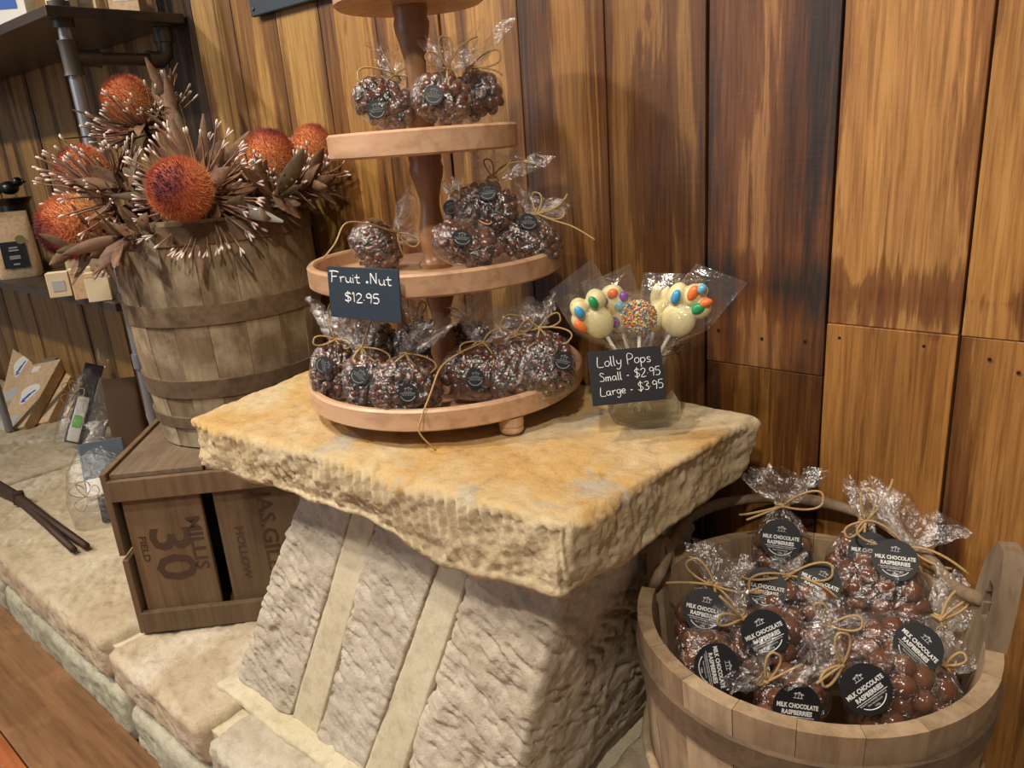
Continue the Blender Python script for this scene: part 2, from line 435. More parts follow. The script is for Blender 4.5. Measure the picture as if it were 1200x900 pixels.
# ================================================================== floor
mb = MB(); mb.box((-5.0, -3.2, -.06), (.9, .1, -.022)); floor = part('floor', mb, M['dark'], kind='structure')
y = -.60
for i, w in enumerate([.165, .115, .115, .115, .115, .115, .115, .115, .115, .115, .115, .115, .115, .115, .115, .115, .115, .115, .115]):
    xs = [-5.0, -3.1 + (i % 3) * .31, -1.55 - (i % 2) * .4, .9] if i else [-5.0, .9]
    for a, b in zip(xs[:-1], xs[1:]):
        mb = MB(); mb.box((a + .001, y - w + .0012, -.022), (b - .001, y - .0012, 0)); part('floorboard', mb, M['floor_edge' if i == 0 else 'floor'], floor, bevel=.002)
    y -= w


# ================================================================== stone
def stone(name, c8, n, mat, parent, amp=.006, scale=9, p=9, groove=None, seed=0, pits=0, smooth=True, label=None, post=None):
    """Rough block. c8: bottom 4 then top 4 corners, n = cells along the three axes."""
    c8 = np.array(c8, float)
    # surface lattice
    nx, ny, nz = n; vs = []; fs = []
    def grid(fu, a, b):
        o = len(vs)
        for i in range(a + 1):
            for j in range(b + 1): vs.append(fu(2 * i / a - 1, 2 * j / b - 1))
        for i in range(a):
            for j in range(b): fs.append((o + i * (b + 1) + j, o + (i + 1) * (b + 1) + j, o + (i + 1) * (b + 1) + j + 1, o + i * (b + 1) + j + 1))
    grid(lambda u, v: (u, v, 1), nx, ny); grid(lambda u, v: (v, u, -1), ny, nx)
    grid(lambda u, v: (u, -1, v), nx, nz); grid(lambda u, v: (v, 1, u), nz, nx)
    grid(lambda u, v: (1, u, v), ny, nz); grid(lambda u, v: (-1, v, u), nz, ny)
    Q = np.array(vs, float)
    # weld identical lattice points
    key = np.round(Q * 1e5).astype(np.int64); _, idx, inv = np.unique(key, axis=0, return_index=True, return_inverse=True)
    inv = inv.ravel(); Q = Q[idx]; fs = [tuple(inv[k] for k in f) for f in fs]
    U = (Q + 1) / 2
    def tri(U):
        u, v, w = U[:, 0:1], U[:, 1:2], U[:, 2:3]
        return ((1 - u) * (1 - v) * (1 - w) * c8[0] + u * (1 - v) * (1 - w) * c8[1] + u * v * (1 - w) * c8[2] + (1 - u) * v * (1 - w) * c8[3]
                + (1 - u) * (1 - v) * w * c8[4] + u * (1 - v) * w * c8[5] + u * v * w * c8[6] + (1 - u) * v * w * c8[7])
    dims = np.array([np.linalg.norm(c8[1] - c8[0]), np.linalg.norm(c8[3] - c8[0]), np.linalg.norm(c8[4] - c8[0])])
    Rr = min(dims) * .5 / p * 2                       # corner radius in metres
    H = dims / 2; L = Q * H; core = np.clip(L, -(H - Rr), H - Rr); dlt = L - core
    ln = np.linalg.norm(dlt, axis=1, keepdims=True); N = dlt / np.maximum(ln, 1e-9)
    L2 = core + N * Rr
    P = tri((L2 / H + 1) / 2)
    # world normals through the corner frame
    ax = np.array([nrm(c8[1] - c8[0]), nrm(c8[3] - c8[0]), nrm(c8[4] - c8[0])]); NW = N @ ax; NW /= np.maximum(np.linalg.norm(NW, axis=1, keepdims=True), 1e-9)
    dsp = amp * fbm(P, scale, 4, seed) + amp * .5 * fbm(P, scale * 4, 3, seed + 9)
    if pits:
        q = P.copy(); w = np.stack([q[:, 2] * 1.0 + q[:, 0] * .55 + q[:, 1] * .6, q[:, 0] * .38 - q[:, 2] * .2, q[:, 1] * .45], 1)
        dsp = dsp - pits * np.clip(fbm(w, 105, 2, seed + 4) - .02, 0, .5) * np.clip(.75 + 1.2 * fbm(P, 9, 2, seed + 6), .15, 1.3)
    if groove: dsp = dsp + groove(P, N)
    P = P + NW * dsp[:, None]
    if post: P = post(P, N)
    mb = MB(); mb.add(P, fs)
    return part(name, mb, mat, parent, smooth=smooth, label=label)


def blk(x0, x1, y0, y1, z0, z1):
    return [(x0, y0, z0), (x1, y0, z0), (x1, y1, z0), (x0, y1, z0), (x0, y0, z1), (x1, y0, z1), (x1, y1, z1), (x0, y1, z1)]


ZL = .19                                              # ledge top
hearth = thing('stone_ledge', 'long low ledge of rough pale stone blocks along the foot of the plank wall', 'stone ledge', (-1.5, -.3, 0))
mb = MB(); mb.box((-4.5, -.575, .0), (.6, -.005, ZL - .018)); part('mortar_core', mb, M['mortar'], hearth, label='pale lime mortar between the blocks')
for k, (a, b, fy) in enumerate([(-4.5, -3.62, -.60), (-3.605, -2.62, -.605), (-2.60, -1.515, -.602), (-1.485, -1.125, -.60), (-1.095, -.56, -.605), (-.54, .6, -.605)]):
    stone('stone_block', blk(a, b, fy, -.012, .098, ZL), (int((b - a) * (200 if k > 1 else 100)), 120, 18), M['stone_warm' if k != 4 else 'stone'], hearth, amp=.006, p=5, pits=.010, seed=k * 3)
for k, (a, b) in enumerate([(-4.5, -3.1), (-3.08, -2.2), (-2.185, -1.46), (-1.44, -.7), (-.68, .6)]):
    stone('stone_block', blk(a, b, -.603, -.3, -.04, .088), (int((b - a) * 160), 20, 24), M['stone_low'], hearth, amp=.008, p=5, pits=.009, seed=40 + k)

ped = thing('stone_pedestal', 'grey stone block pedestal with two cream mortar stripes, under the slab', 'pedestal', (-.8, -.27, ZL))
zb, zt = ZL + .004, .632
XB = [-1.184, -1.012, -.940, -.820, -.748, -.548]; XT = [-.972, -.846, -.796, -.656, -.606, -.468]
yb, yt, yk = -.492, -.402, -.07
def pblk(i, inset=0.0):
    return [(XB[i], yb + inset, zb), (XB[i + 1], yb + inset, zb), (XB[i + 1], yk, zb), (XB[i], yk, zb), (XT[i], yt + inset, zt), (XT[i + 1], yt + inset, zt), (XT[i + 1], yk, zt), (XT[i], yk, zt)]
stone('stone_block', pblk(0), (60, 90, 130), M['stone'], ped, amp=.007, p=22, pits=.011, seed=61)
stone('mortar_strip', pblk(1, .003), (14, 20, 70), M['mortar'], ped, amp=.003, p=30, seed=62, label='cream mortar strip')
stone('stone_block', pblk(2), (50, 40, 130), M['stone'], ped, amp=.007, p=22, pits=.011, seed=63)
stone('mortar_strip', pblk(3, .003), (14, 20, 70), M['mortar'], ped, amp=.003, p=30, seed=64, label='cream mortar strip')
stone('stone_block', pblk(4), (76, 130, 140), M['stone_right'], ped, amp=.009, p=12, pits=.013, seed=65)
stone('mortar_strip', blk(-1.20, -.58, -.525, -.46, ZL - .012, ZL + .010), (90, 14, 6), M['mortar'], ped, amp=.008, p=2.4, seed=66, label='mortar bead along the foot')


def slab_groove(P, N):
    side = np.clip(1 - np.abs(N[:, 2]) * 1.2, 0, 1)
    t = P[:, 0] * 1.0 + P[:, 1] * 1.0 + .011 * fbm(P, 16, 2, 5) + P[:, 2] * .22
    g = np.abs(((t / .0165) % 1.0) - .5) * 2
    m = np.clip(.8 + 1.0 * fbm(P, 10, 2, 12), .1, 1.1) * np.clip(.25 - N[:, 1] * 1.1, .15, 1)
    low = np.clip((.672 - P[:, 2]) / .05, 0, 1)
    d = side * (-.0105 * (1 - g) ** 1.5 * m * (1 - .35 * low)) + side * .013 * fbm(P, 11, 3, 21) + side * .005 * fbm(P, 60, 3, 22) - side * low * .008 * np.clip(fbm(P, 26, 3, 8) + .1, 0, 1)
    top = np.clip(N[:, 2], 0, 1)
    return d + top * (.0016 * fbm(P, 30, 3, 3) - .006 * np.clip(fbm(P * np.array([1, .6, 1]), 48, 2, 14) - .22, 0, .4))


def slab_post(P, N):
    P = P.copy(); low = np.clip((.675 - P[:, 2]) / .06, 0, 1)
    # broken, uneven under edge
    w = fbm(np.stack([P[:, 0], P[:, 1], P[:, 2] * 0], 1), 7, 3, 33)
    P[:, 2] += low * (.034 * w + .010)
    side = np.clip(1 - np.abs(N[:, 2]), 0, 1)
    out = np.array([-.78, -.27]); r = P[:, :2] - out
    P[:, :2] -= (low * .035 * (.5 + .9 * w))[:, None] * r * .5
    return P


slab = thing('stone_slab', 'thick ochre sandstone slab with chiselled edges lying on the grey stone pedestal', 'stone slab', (-.8, -.27, .63))
stone('slab_body', [(-1.130, -.500, .612), (-.436, -.462, .612), (-.415, -.062, .612), (-1.20, -.075, .612), (-1.137, -.504, .708), (-.434, -.452, .708), (-.400, -.055, .708), (-1.23, -.07, .708)],
      (280, 160, 44), M['slab'], slab, amp=.006, scale=6, p=7, groove=slab_groove, seed=70, post=slab_post)
ZS = .709


# ================================================================== apple crate
A = np.array([-1.470, -.523]); ang = math.radians(46)
e1 = np.array([math.cos(ang), math.sin(ang), 0]); e2 = np.array([-math.sin(ang), math.cos(ang), 0])
RC = Matrix(((e1[0], e2[0], 0, A[0]), (e1[1], e2[1], 0, A[1]), (0, 0, 1, ZL + .004), (0, 0, 0, 1)))
crate = thing('wooden_crate', 'old brown wooden crate with stencilled slats standing on the stone ledge under the barrel', 'crate')
crate.matrix_world = RC; ROOTM[crate.name] = RC
CW, CD, CH = .36, .40, .345
def cbox(name, lo, hi, mat=None, label=None):
    mb = MB(); mb.box(lo, hi); me = mesh_of(name, mb, M[mat or 'crate'], bevel=.0018); o = obj(name, me, crate, world=False)
    if label: o['label'] = label
    return o
cbox('slat', (.012, .004, .004), (.158, .016, CH - .012)); cbox('slat', (.182, .004, .004), (CW - .012, .016, CH - .012))
cbox('cleat', (.0, -.010, CH - .055), (CW, .004, CH - .012)); cbox('cleat', (.0, -.010, .0), (CW, .004, .046))
cbox('side_board', (-.010, -.008, .176), (.002, CD, CH + .004)); cbox('side_board', (-.008, -.008, .0), (.004, CD, .166))
cbox('side_board', (CW - .004, 0, .178), (CW + .008, CD, CH)); cbox('side_board', (CW - .004, 0, 0), (CW + .008, CD, .168))
cbox('back_board', (.004, CD - .012, .004), (CW - .004, CD, CH - .012))
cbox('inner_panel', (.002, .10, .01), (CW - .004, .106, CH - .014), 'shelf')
cbox('top_board', (.004, .0, CH - .012), (.176, CD, CH - .001), 'crate_top'); cbox('top_board', (.181, .0, CH - .012), (CW - .004, CD, CH), 'crate_top')
cbox('bottom_board', (.004, .016, .0), (CW - .004, CD, .01))


def text_mesh(body, size, bold=0.0, ext=.0002, align='CENTER', shear=0, space=1.0):
    c = bpy.data.curves.new('txt', 'FONT'); c.body = body; c.size = size; c.offset = bold; c.extrude = ext; c.align_x = align; c.align_y = 'CENTER'; c.shear = shear; c.space_character = space; c.resolution_u = 2
    o = bpy.data.objects.new('txt', c); COL.objects.link(o)
    dg = bpy.context.evaluated_depsgraph_get(); me = bpy.data.meshes.new_from_object(o.evaluated_get(dg))
    vs = [tuple(v.co) for v in me.vertices]; fs = [tuple(p.vertices) for p in me.polygons]
    bpy.data.objects.remove(o); bpy.data.curves.remove(c); bpy.data.meshes.remove(me)
    return vs, fs


def stencil(body, size, u, w, rot, parent, bold=.0, sx=1.0):
    vs, fs = text_mesh(body, size, bold); c, s = math.cos(rot), math.sin(rot); mb = MB()
    q = []
    for x, y, z in vs:
        x *= sx; q.append((u + c * x - s * y, .0036 - z, w + s * x + c * y))
    mb.add(q, fs); me = mesh_of('stencil_lettering', mb, M['stencil']); o = obj('stencil_lettering', me, crate, world=False); return o
stencil('30', .108, .083, .165, -math.pi / 2, crate, .0016, 1.15)
stencil('MILLIS', .036, .135, .182, -math.pi / 2, crate, .0008, 1.2)
stencil('FIELD', .018, .034, .180, -math.pi / 2, crate, .0004, 1.3)
stencil('JAS.GILL', .042, .275, .190, -math.pi / 2, crate, .0006, 1.15)
stencil('HOLLOW', .022, .218, .150, -math.pi / 2, crate, .0004, 1.2)

# ================================================================== barrel planter
BX, BY, BZ0, BZ1 = -1.505, -.202, ZL + .004 + CH + .003, .985
barrel = thing('barrel_planter', 'old weathered wooden barrel with dark hoops standing on the crate, full of dried flowers', 'barrel', (BX, BY, BZ0))
hB = BZ1 - BZ0
def bR(t): return .172 + .022 * math.sin(min(t, 1) * math.pi * .62) - .006 * max(0, t - .8)
NS = 18; rb = random.Random(8)
for k in range(NS):
    a0 = 2 * math.pi * k / NS + .002; a1 = 2 * math.pi * (k + 1) / NS - .002; dr = rb.uniform(-.0008, .0008)
    prof = [(bR(t / 8) + dr, hB * t / 8) for t in range(9)] + [(bR(t / 8) + dr - .016, hB * t / 8) for t in range(8, -1, -1)]
    mb = MB(); mb.lathe(prof, 4, (BX, BY, BZ0), a0, a1); part('stave', mb, M['barrel'], barrel, smooth=True, angle=.6)
def hoop(R0, R1, z0, z1, th, c, mat, parent, name='hoop', n=64, wob=None):
    mb = MB(); mb.lathe([(R0, z0), (R0 + th, z0 + .001), (R1 + th, z1 - .001), (R1, z1)], n, c, wob=wob); return part(name, mb, mat, parent, smooth=True, angle=.6)
for (t0, t1) in ((.90, .985), (.565, .655), (.24, .325), (.095, .15)):
    hoop(bR(t0) - .003, bR(t1) - .003, hB * t0, hB * t1, .0065, (BX, BY, BZ0), M['hoop'], barrel)
mb = MB(); mb.lathe([(0, hB - .05), (.16, hB - .05), (.16, hB - .07), (0, hB - .07)], 32, (BX, BY, BZ0), closed=False); part('soil_cover', mb, M['dark'], barrel)


# ================================================================== dried banksia flowers
def mat_head():
    n = NT('orange_flower_fuzz'); s = n.node('ShaderNodeSeparateXYZ'); n.link(n.obj(), s.inputs[0]); q = n.noise(n.obj(), 40, 3, .6)
    z = n.math('ADD', s.outputs[2], n.math('MULTIPLY', n.math('SUBTRACT', q, .5), .035))
    c = n.ramp(n.math('MULTIPLY_ADD', z, 7.5, .5), [(.0, srgb(206, 164, 110)), (.35, srgb(206, 140, 88)), (.70, srgb(196, 118, 76)), (.80, srgb(168, 84, 62)), (.90, srgb(100, 46, 50))])
    n.link(c, n.b.inputs['Base Color']); n.set(Roughness=.9); return n.m
M['fuzz'] = mat_head()
M['bract'] = flat('mauve_brown_bract', srgb(142, 104, 84), .75)
M['bract_tip'] = flat('pale_bract_tip', srgb(222, 204, 194), .7)
M['leaf'] = mat_wood('dry_brown_leaf', srgb(116, 82, 58), srgb(90, 62, 44), srgb(134, 106, 76), rough=.7, stretch=.2, patch=.58)
M['leaf2'] = mat_wood('dry_olive_leaf', srgb(112, 96, 70), srgb(86, 70, 50), None, rough=.7, stretch=.2)
M['grey_leaf'] = flat('grey_green_leaf', srgb(132, 126, 116), .7)
M['stem'] = flat('dry_brown_stem', srgb(74, 50, 34), .8)


def fuzz_mesh(R, seed, n=5200):
    rs = np.random.RandomState(seed); mb = MB(); mb.cur = 0
    mb.sphere((0, 0, 0), (R * .93, R * .93, R * .96), 24, 16)
    i = np.arange(n) + .5; ph = np.arccos(1 - 2 * i / n); th = math.pi * (1 + 5 ** .5) * i
    D = np.stack([np.sin(ph) * np.cos(th), np.sin(ph) * np.sin(th), np.cos(ph)], 1) + rs.normal(0, .03, (n, 3)); D /= np.linalg.norm(D, axis=1, keepdims=True)
    V = []; Fs = []
    for k in range(n):
        d = D[k]; a = nrm(np.cross(d, (.3, .5, .8))); b = np.cross(d, a)
        base = d * R * .9; tip = d * R * rs.uniform(.98, 1.08) + np.array([0, 0, R * .05]) + rs.normal(0, R * .04, 3); w = R * .015
        o = len(V); V += [base + a * w, base - .5 * a * w + .87 * b * w, base - .5 * a * w - .87 * b * w, tip]; Fs += [(o, o + 1, o + 3), (o + 1, o + 2, o + 3), (o + 2, o, o + 3)]
    mb.add(V, Fs); return mesh_of('flower_head', mb, M['fuzz'], smooth=False)


def bracts_mesh(R, seed, n, spread=(65, 120), L=(1.0, 1.75)):
    rs = random.Random(seed); mb = MB()
    for k in range(n):
        th = 2 * math.pi * (k + rs.random()) / n * 1.0 + rs.uniform(-.1, .1); ph = math.radians(rs.uniform(*spread)); l = R * rs.uniform(*L)
        d0 = np.array([math.cos(th), math.sin(th), -.35]); d1 = np.array([math.sin(ph) * math.cos(th), math.sin(ph) * math.sin(th), math.cos(ph)])
        p0 = np.array([0, 0, -R * .95]) + d0 * R * .25; p1 = p0 + nrm(d0 + d1 * .4) * R * .7; p2 = p1 + d1 * l * .6; p3 = p2 + nrm(d1 + np.array([0, 0, .25])) * l * .4
        mb.cur = 0; mb.tube([p0, p1, p2, p3], [.0022, .0024, .0017, .0014], 4, False)
        e = p3 + nrm(p3 - p2) * .010
        mb.cur = 1; mb.tube([p3 - nrm(p3 - p2) * .004, (p3 + e) / 2, e], [.0012, .0026, .0016], 5)
        if rs.random() < .6:
            s = nrm(np.cross(d1, (0, 0, 1))) * .006; mb.tube([p3 - nrm(p3 - p2) * .008, (p3 + e) / 2 + s, e + s * 1.4], [.001, .0019, .0012], 4)
    return mesh_of('bracts', mb, [M['bract'], M['bract_tip']], smooth=True)


def leaf_mesh(L, w, bend, seed, mat, fold=.25):
    mb = MB(); n = 6; vs = []
    for i in range(n + 1):
        t = i / n; ww = w * math.sin(math.pi * (t * .86 + .1)) ** .9; x = L * t; z = bend * L * t * t
        tw = .25 * math.sin(t * 4 + seed)
        vs += [(x, -ww, z + ww * fold + ww * tw), (x, 0, z), (x, ww, z + ww * fold - ww * tw)]
    top = [(i * 3 + j, (i + 1) * 3 + j, (i + 1) * 3 + j + 1, i * 3 + j + 1) for i in range(n) for j in (0, 1)]
    m = len(vs); vs2 = vs + [(a, b, c - .0007) for a, b, c in vs]
    bot = [tuple(reversed([k + m for k in f])) for f in top]
    rim = []
    for i in range(n):
        rim += [(i * 3 + m, (i + 1) * 3 + m, (i + 1) * 3, i * 3), (i * 3 + 2, (i + 1) * 3 + 2, (i + 1) * 3 + 2 + m, i * 3 + 2 + m)]
    mb.add(vs2, top + bot + rim); return mesh_of('leaf', mb, mat, smooth=True)


def frame(z, hint=(0, 0, 1)):
    z = nrm(z); x = np.cross(hint, z)
    if np.linalg.norm(x) < 1e-3: x = np.cross((1, 0, 0), z)
    x = nrm(x); y = np.cross(z, x)
    return Matrix(((x[0], y[0], z[0], 0), (x[1], y[1], z[1], 0), (x[2], y[2], z[2], 0), (0, 0, 0, 1)))


CR, CDn, CF = MC[:, 0], MC[:, 1], MC[:, 2]
TO = -CF
FLW = [  # px, py, depth, radius, axis(right, up, toward camera), label, bract count
    (212, 222, 1.33, .055, (-.05, -.08, 1), 'dried banksia with dark maroon eye facing forward, middle of the barrel bouquet', 46),
    (86, 266, 1.44, .060, (-.75, -.55, .45), 'lowest dried banksia, leaning out of the barrel towards the shelf', 60),
    (98, 199, 1.53, .048, (-.62, .55, .35), 'dried banksia with purple crown half hidden above the lowest banksia', 40),
    (150, 118, 1.62, .050, (-.45, .75, .30), 'highest dried banksia of the bouquet, in front of the pipe shelf post', 54),
    (316, 183, 1.50, .050, (.08, .93, .30), 'upright round orange banksia over the barrel rim, nearer one of the pair', 70),
    (367, 172, 1.58, .044, (.15, .95, .20), 'smaller orange banksia tucked behind its pair, beside the tiered stand', 44)]
CORE = np.array([BX + .01, BY - .01, .96])
hm = {}
for i, (px, py, dd, R, axv, lab, nb) in enumerate(FLW):
    c = at(px, py, d=dd); a = nrm(axv[0] * CR - axv[1] * CDn + axv[2] * TO)
    Rm = frame(a); t = thing('dried_banksia', lab, 'dried flower', c, 'dried banksias in the barrel', Rm)
    h = obj('flower_head', fuzz_mesh(R, 20 + i), t, world=False)
    b = obj('bracts', bracts_mesh(R, 40 + i, int(nb * 1.5), (50, 118) if i in (0,) else (30, 100), (.9, 1.55)), t, world=False); b['kind'] = 'stuff'
    rl = random.Random(60 + i)
    for k in range(15):
        th = 2 * math.pi * (k + rl.random() * .6) / 15; rad = np.array([math.cos(th), math.sin(th), -.2 + rl.uniform(-.4, .9)])
        lm = leaf_mesh(R * rl.uniform(1.3, 3.1 if i in (3, 2, 0) else 2.3), R * rl.uniform(.16, .30), rl.uniform(-.1, .35), k, M[rl.choice(['leaf', 'leaf', 'leaf', 'leaf2', 'grey_leaf'])])
        lm.transform(Matrix.Translation((math.cos(th) * R * .35, math.sin(th) * R * .35, -R * 1.05)) @ frame(np.cross(rad, (0, 0, 1)), rad) @ Matrix.Identity(4)) if False else None
        x = nrm(rad); yv = nrm(np.cross((0, 0, 1), x)); zv = np.cross(x, yv)
        lm.transform(Matrix(((x[0], yv[0], zv[0], math.cos(th) * R * .3), (x[1], yv[1], zv[1], math.sin(th) * R * .3), (x[2], yv[2], zv[2], -R * 1.0 - rl.random() * R * .6), (0, 0, 0, 1))))
        obj('leaf', lm, t, world=False)
    inv = np.array(root_inv(t)); s0 = np.array([0, 0, -R * .8]); s2 = (inv @ np.append(CORE + np.array([rl.uniform(-.04, .04), rl.uniform(-.04, .04), -.04]), 1))[:3]
    mb = MB(); mid = np.array([0, 0, -R * 1.9]) * .7 + s2 * .3; mb.tube([s0, mid, (mid + s2) / 2, s2], [.006, .0055, .005, .005], 7)
    obj('stem', mesh_of('stem', mb, M['stem'], smooth=True), t, world=False)
# leafy filler branches
for i, (p, lab) in enumerate([((205, 150, 1.58), 'tall brown leafy sprig rising behind the middle banksia'), ((250, 235, 1.46), 'brown leafy sprig hanging low over the barrel rim'), ((345, 238, 1.48), 'dark brown leafy sprig jutting from the barrel towards the tiered stand'),
                              ((120, 300, 1.42), 'drooping brown leafy sprig beneath the lowest banksia'), ((160, 240, 1.42), 'leafy sprig filling the gap beside the middle banksia'), ((315, 246, 1.42), 'dark leafy sprig lying along the barrel rim under the upright banksia'), ((165, 288, 1.38), 'leafy sprig drooping over the barrel rim below the middle banksia')]):
    c = at(p[0], p[1], d=p[2]); ax = nrm(c - CORE + np.array([0, 0, .02])); L = np.linalg.norm(c - CORE) + .05
    t = thing('leaf_sprig', lab, 'dried foliage', CORE, 'leafy sprigs in the barrel', frame(ax)); rl = random.Random(90 + i)
    mb = MB(); mb.tube([(0, 0, -.03), (0, 0, L * .5), (0, 0, L)], [.005, .004, .002], 6); obj('stem', mesh_of('stem', mb, M['stem'], smooth=True), t, world=False)
    for k in range(26):
        th = k * 2.4; f = .25 + .75 * k / 26; rad = nrm((math.cos(th), math.sin(th), rl.uniform(.2, 1.4) + (1.6 if i == 0 else 0)))
        lm = leaf_mesh(rl.uniform(.05, .10) * (1.3 if i == 0 else 1), rl.uniform(.010, .016), rl.uniform(-.2, .3), k, M[rl.choice(['leaf', 'leaf', 'leaf', 'leaf2'])])
        yv = nrm(np.cross((0, 0, 1), rad)); zv = np.cross(rad, yv)
        lm.transform(Matrix(((rad[0], yv[0], zv[0], 0), (rad[1], yv[1], zv[1], 0), (rad[2], yv[2], zv[2], L * f), (0, 0, 0, 1)))); obj('leaf', lm, t, world=False)

# ================================================================== tiered stand
SX, SY = -.832, -.224
stand = thing('tiered_stand', 'four tier round wooden cake stand with turned posts standing on the stone slab', 'tiered stand', (SX, SY, ZS))
TR = [(.733, .207, .030), (.903, .184, .031), (1.073, .132, .033), (1.262, .100, .022)]       # bottom z, radius, rim height
def tray(z, r, h, floor_t=.010, lip=.011):
    mb = MB(); mb.lathe([(0, 0), (r - .004, 0), (r, .003), (r, h - .003), (r - .003, h), (r - lip + .002, h), (r - lip, h - .003), (r - lip, floor_t), (0, floor_t)], 72, (SX, SY, z), closed=False)
    return part('tray', mb, M['tray'], stand, smooth=True, angle=.5, weld=True)
for (z, r, h) in TR: tray(z, r, h)
def turned(z0, z1, r):
    L = z1 - z0; pr = [(.0, .0), (1.15, 0), (1.2, .04), (.95, .07), (.8, .12), (.86, .17), (1.02, .26), (.92, .36), (.74, .46), (.66, .54), (.70, .62), (.88, .72), (1.1, .82), (1.16, .88), (1.05, .93), (1.12, .96), (1.1, 1.0), (0, 1.0)]
    mb = MB(); mb.lathe([(a * r, b * L) for a, b in pr], 28, (SX, SY, z0), closed=False); part('turned_post', mb, M['post'], stand, smooth=True, angle=.8, weld=True)
turned(.743, .903, .021); turned(.913, 1.073, .021); turned(1.083, 1.262, .021)
for a in (-72, 48, 168):
    t = math.radians(a); c = (SX + .158 * math.cos(t), SY + .158 * math.sin(t), ZS)
    if a == -72: q = at(600, 506, z=ZS); c = (q[0], q[1], ZS)
    mb = MB(); mb.lathe([(0, 0), (.013, 0), (.0165, .004), (.0165, .009), (.0155, .0105), (.017, .012), (.017, .024), (0, .024)], 20, c, closed=False); part('foot', mb, M['tray'], stand, smooth=True, angle=.6, weld=True)


# ================================================================== bags
def pack(a, b, c, r, seed, n):
    """centres of sweets settled in a flat-bottomed pouch, densest against the film"""
    rs = np.random.RandomState(seed); P = np.zeros((0, 3)); H = np.array([a - r * .95, b - r * .95, c - r * .95])
    for it in range(9000):
        p = rs.uniform(-1, 1, 3); g = (np.abs(p) ** 3).sum() ** (1 / 3)
        if g < .05: continue
        p = p / g * (rs.uniform(.93, 1) if it < 6000 else rs.uniform(.3, .95))
        q = p * H
        if q[2] > 0: q[:2] *= 1 - .28 * (q[2] / c) ** 2
        if len(P) == 0 or ((P - q) ** 2).sum(1).min() > (1.62 * r) ** 2:
            P = np.vstack([P, q])
            if len(P) >= n: break
    return list(P)


def lump(name, r, seed, mat, el=(1, 1, 1), bumpy=.08):
    mb = MB(); mb.sphere((0, 0, 0), (r * el[0], r * el[1], r * el[2]), 12, 8); V = np.array(mb.v)
    V *= (1 + bumpy * fbm(V / r, 1.6, 2, seed))[:, None]; mb.v = [tuple(v) for v in V]
    return mesh_of(name, mb, mat, smooth=True, weld=True)
RASP = [lump('chocolate_raspberry', .0126, k, M['milk'], (1, 1, .95 + .06 * k), .10) for k in range(4)]
NUTS = [lump('chocolate_nut', .0066, 20 + k, M['nut'], e, .10) for k, e in enumerate([(1.25, .95, .95), (1, 1, 1), (1.4, .9, .8), (1.1, 1.05, .9)])]
DNUTS = [lump('chocolate_nut', .0066, 30 + k, M['darknut'], e, .10) for k, e in enumerate([(1.25, .95, .95), (1, 1, 1), (1.4, .9, .8)])]
ANUTS = [lump('chocolate_almond', .0082, 40 + k, M['nut'], e, .08) for k, e in enumerate([(1.45, .95, .85), (1.3, 1, .9), (1.05, 1, 1)])]


def film_mesh(a, b, c, neck, flen, fw, fd, seed, skew=0.0):
    """Local axes: x side, y depth (-y faces out), z up. Body around the origin, tie at z=neck."""
    rs = np.random.RandomState(seed); n = 44
    sq = lambda z: max(0.0, 1 - abs(z) ** 3) ** (1 / 3)
    rings = [(c * z, a * max(sq(z * .985), .3) * (1 - .28 * max(0, z) ** 2), b * max(sq(z * .985), .3) * (1 - .28 * max(0, z) ** 2), 0) for z in (-1.0, -.97, -.88, -.7, -.45, -.2, .08, .34, .56)]
    nr = .0065; z0, a0, b0, _ = rings[-1]
    for k in range(1, 7):
        t = k / 6; e = (1 - t) ** 1.2 * (1 + .25 * math.sin(math.pi * t)); rings.append((z0 + (neck - z0) * t, nr + (a0 - nr) * e, nr + (b0 - nr) * e, t))
    for k in range(1, 9):
        t = k / 8; rings.append((neck + flen * t, nr + (fw - nr) * t ** .75, nr + (fd - nr) * t ** .8, 1 + t))
    ph = rs.uniform(0, 6.28, 4); V = []
    for i, (z, ra, rb_, s) in enumerate(rings):
        for k in range(n):
            t = 2 * math.pi * k / n
            if s == 0: pl = 0
            elif s <= 1: pl = s * .30 * (math.sin(9 * t + ph[0]) * .6 + math.sin(14 * t + ph[1]) * .4)
            else: pl = .42 * (math.sin(7 * t + ph[2] + s) * .6 + math.sin(11 * t + ph[3]) * .5)
            q = 1 + pl; ct, st = math.cos(t), math.sin(t)
            if s == 0:      # squarish pouch cross-section
                ct = math.copysign(abs(ct) ** .8, ct); st = math.copysign(abs(st) ** .8, st)
            zz = z + (flen * .16 * math.sin(3 * t + ph[1]) * (s - 1) if s > 1 else 0)
            V.append((ra * q * ct + (skew * flen * (s - 1) if s > 1 else 0), rb_ * q * st, zz))
    V = np.array(V); cr = np.abs(fbm(V, 42, 2, seed)) - .25; D = V.copy(); D[:, 2] = 0; D /= np.maximum(np.linalg.norm(D, axis=1, keepdims=True), 1e-6)
    V += D * (cr * min(a, b) * .20)[:, None] + rs.normal(0, .0009, V.shape) * np.where(V[:, 2:3] > neck, 2.2, 1.0)
    m = len(rings); fs = [(i * n + k, i * n + (k + 1) % n, (i + 1) * n + (k + 1) % n, (i + 1) * n + k) for i in range(m - 1) for k in range(n)]
    fs.append(tuple(range(n - 1, -1, -1)))
    fs = [q for f in fs for q in ([f] if len(f) > 4 else ([(f[0], f[1], f[2]), (f[0], f[2], f[3])] if rs.random_sample() < .5 else [(f[0], f[1], f[3]), (f[1], f[2], f[3])]))]
    mb = MB(); mb.add(V, fs); return mesh_of('cellophane', mb, M['film'], smooth=False)


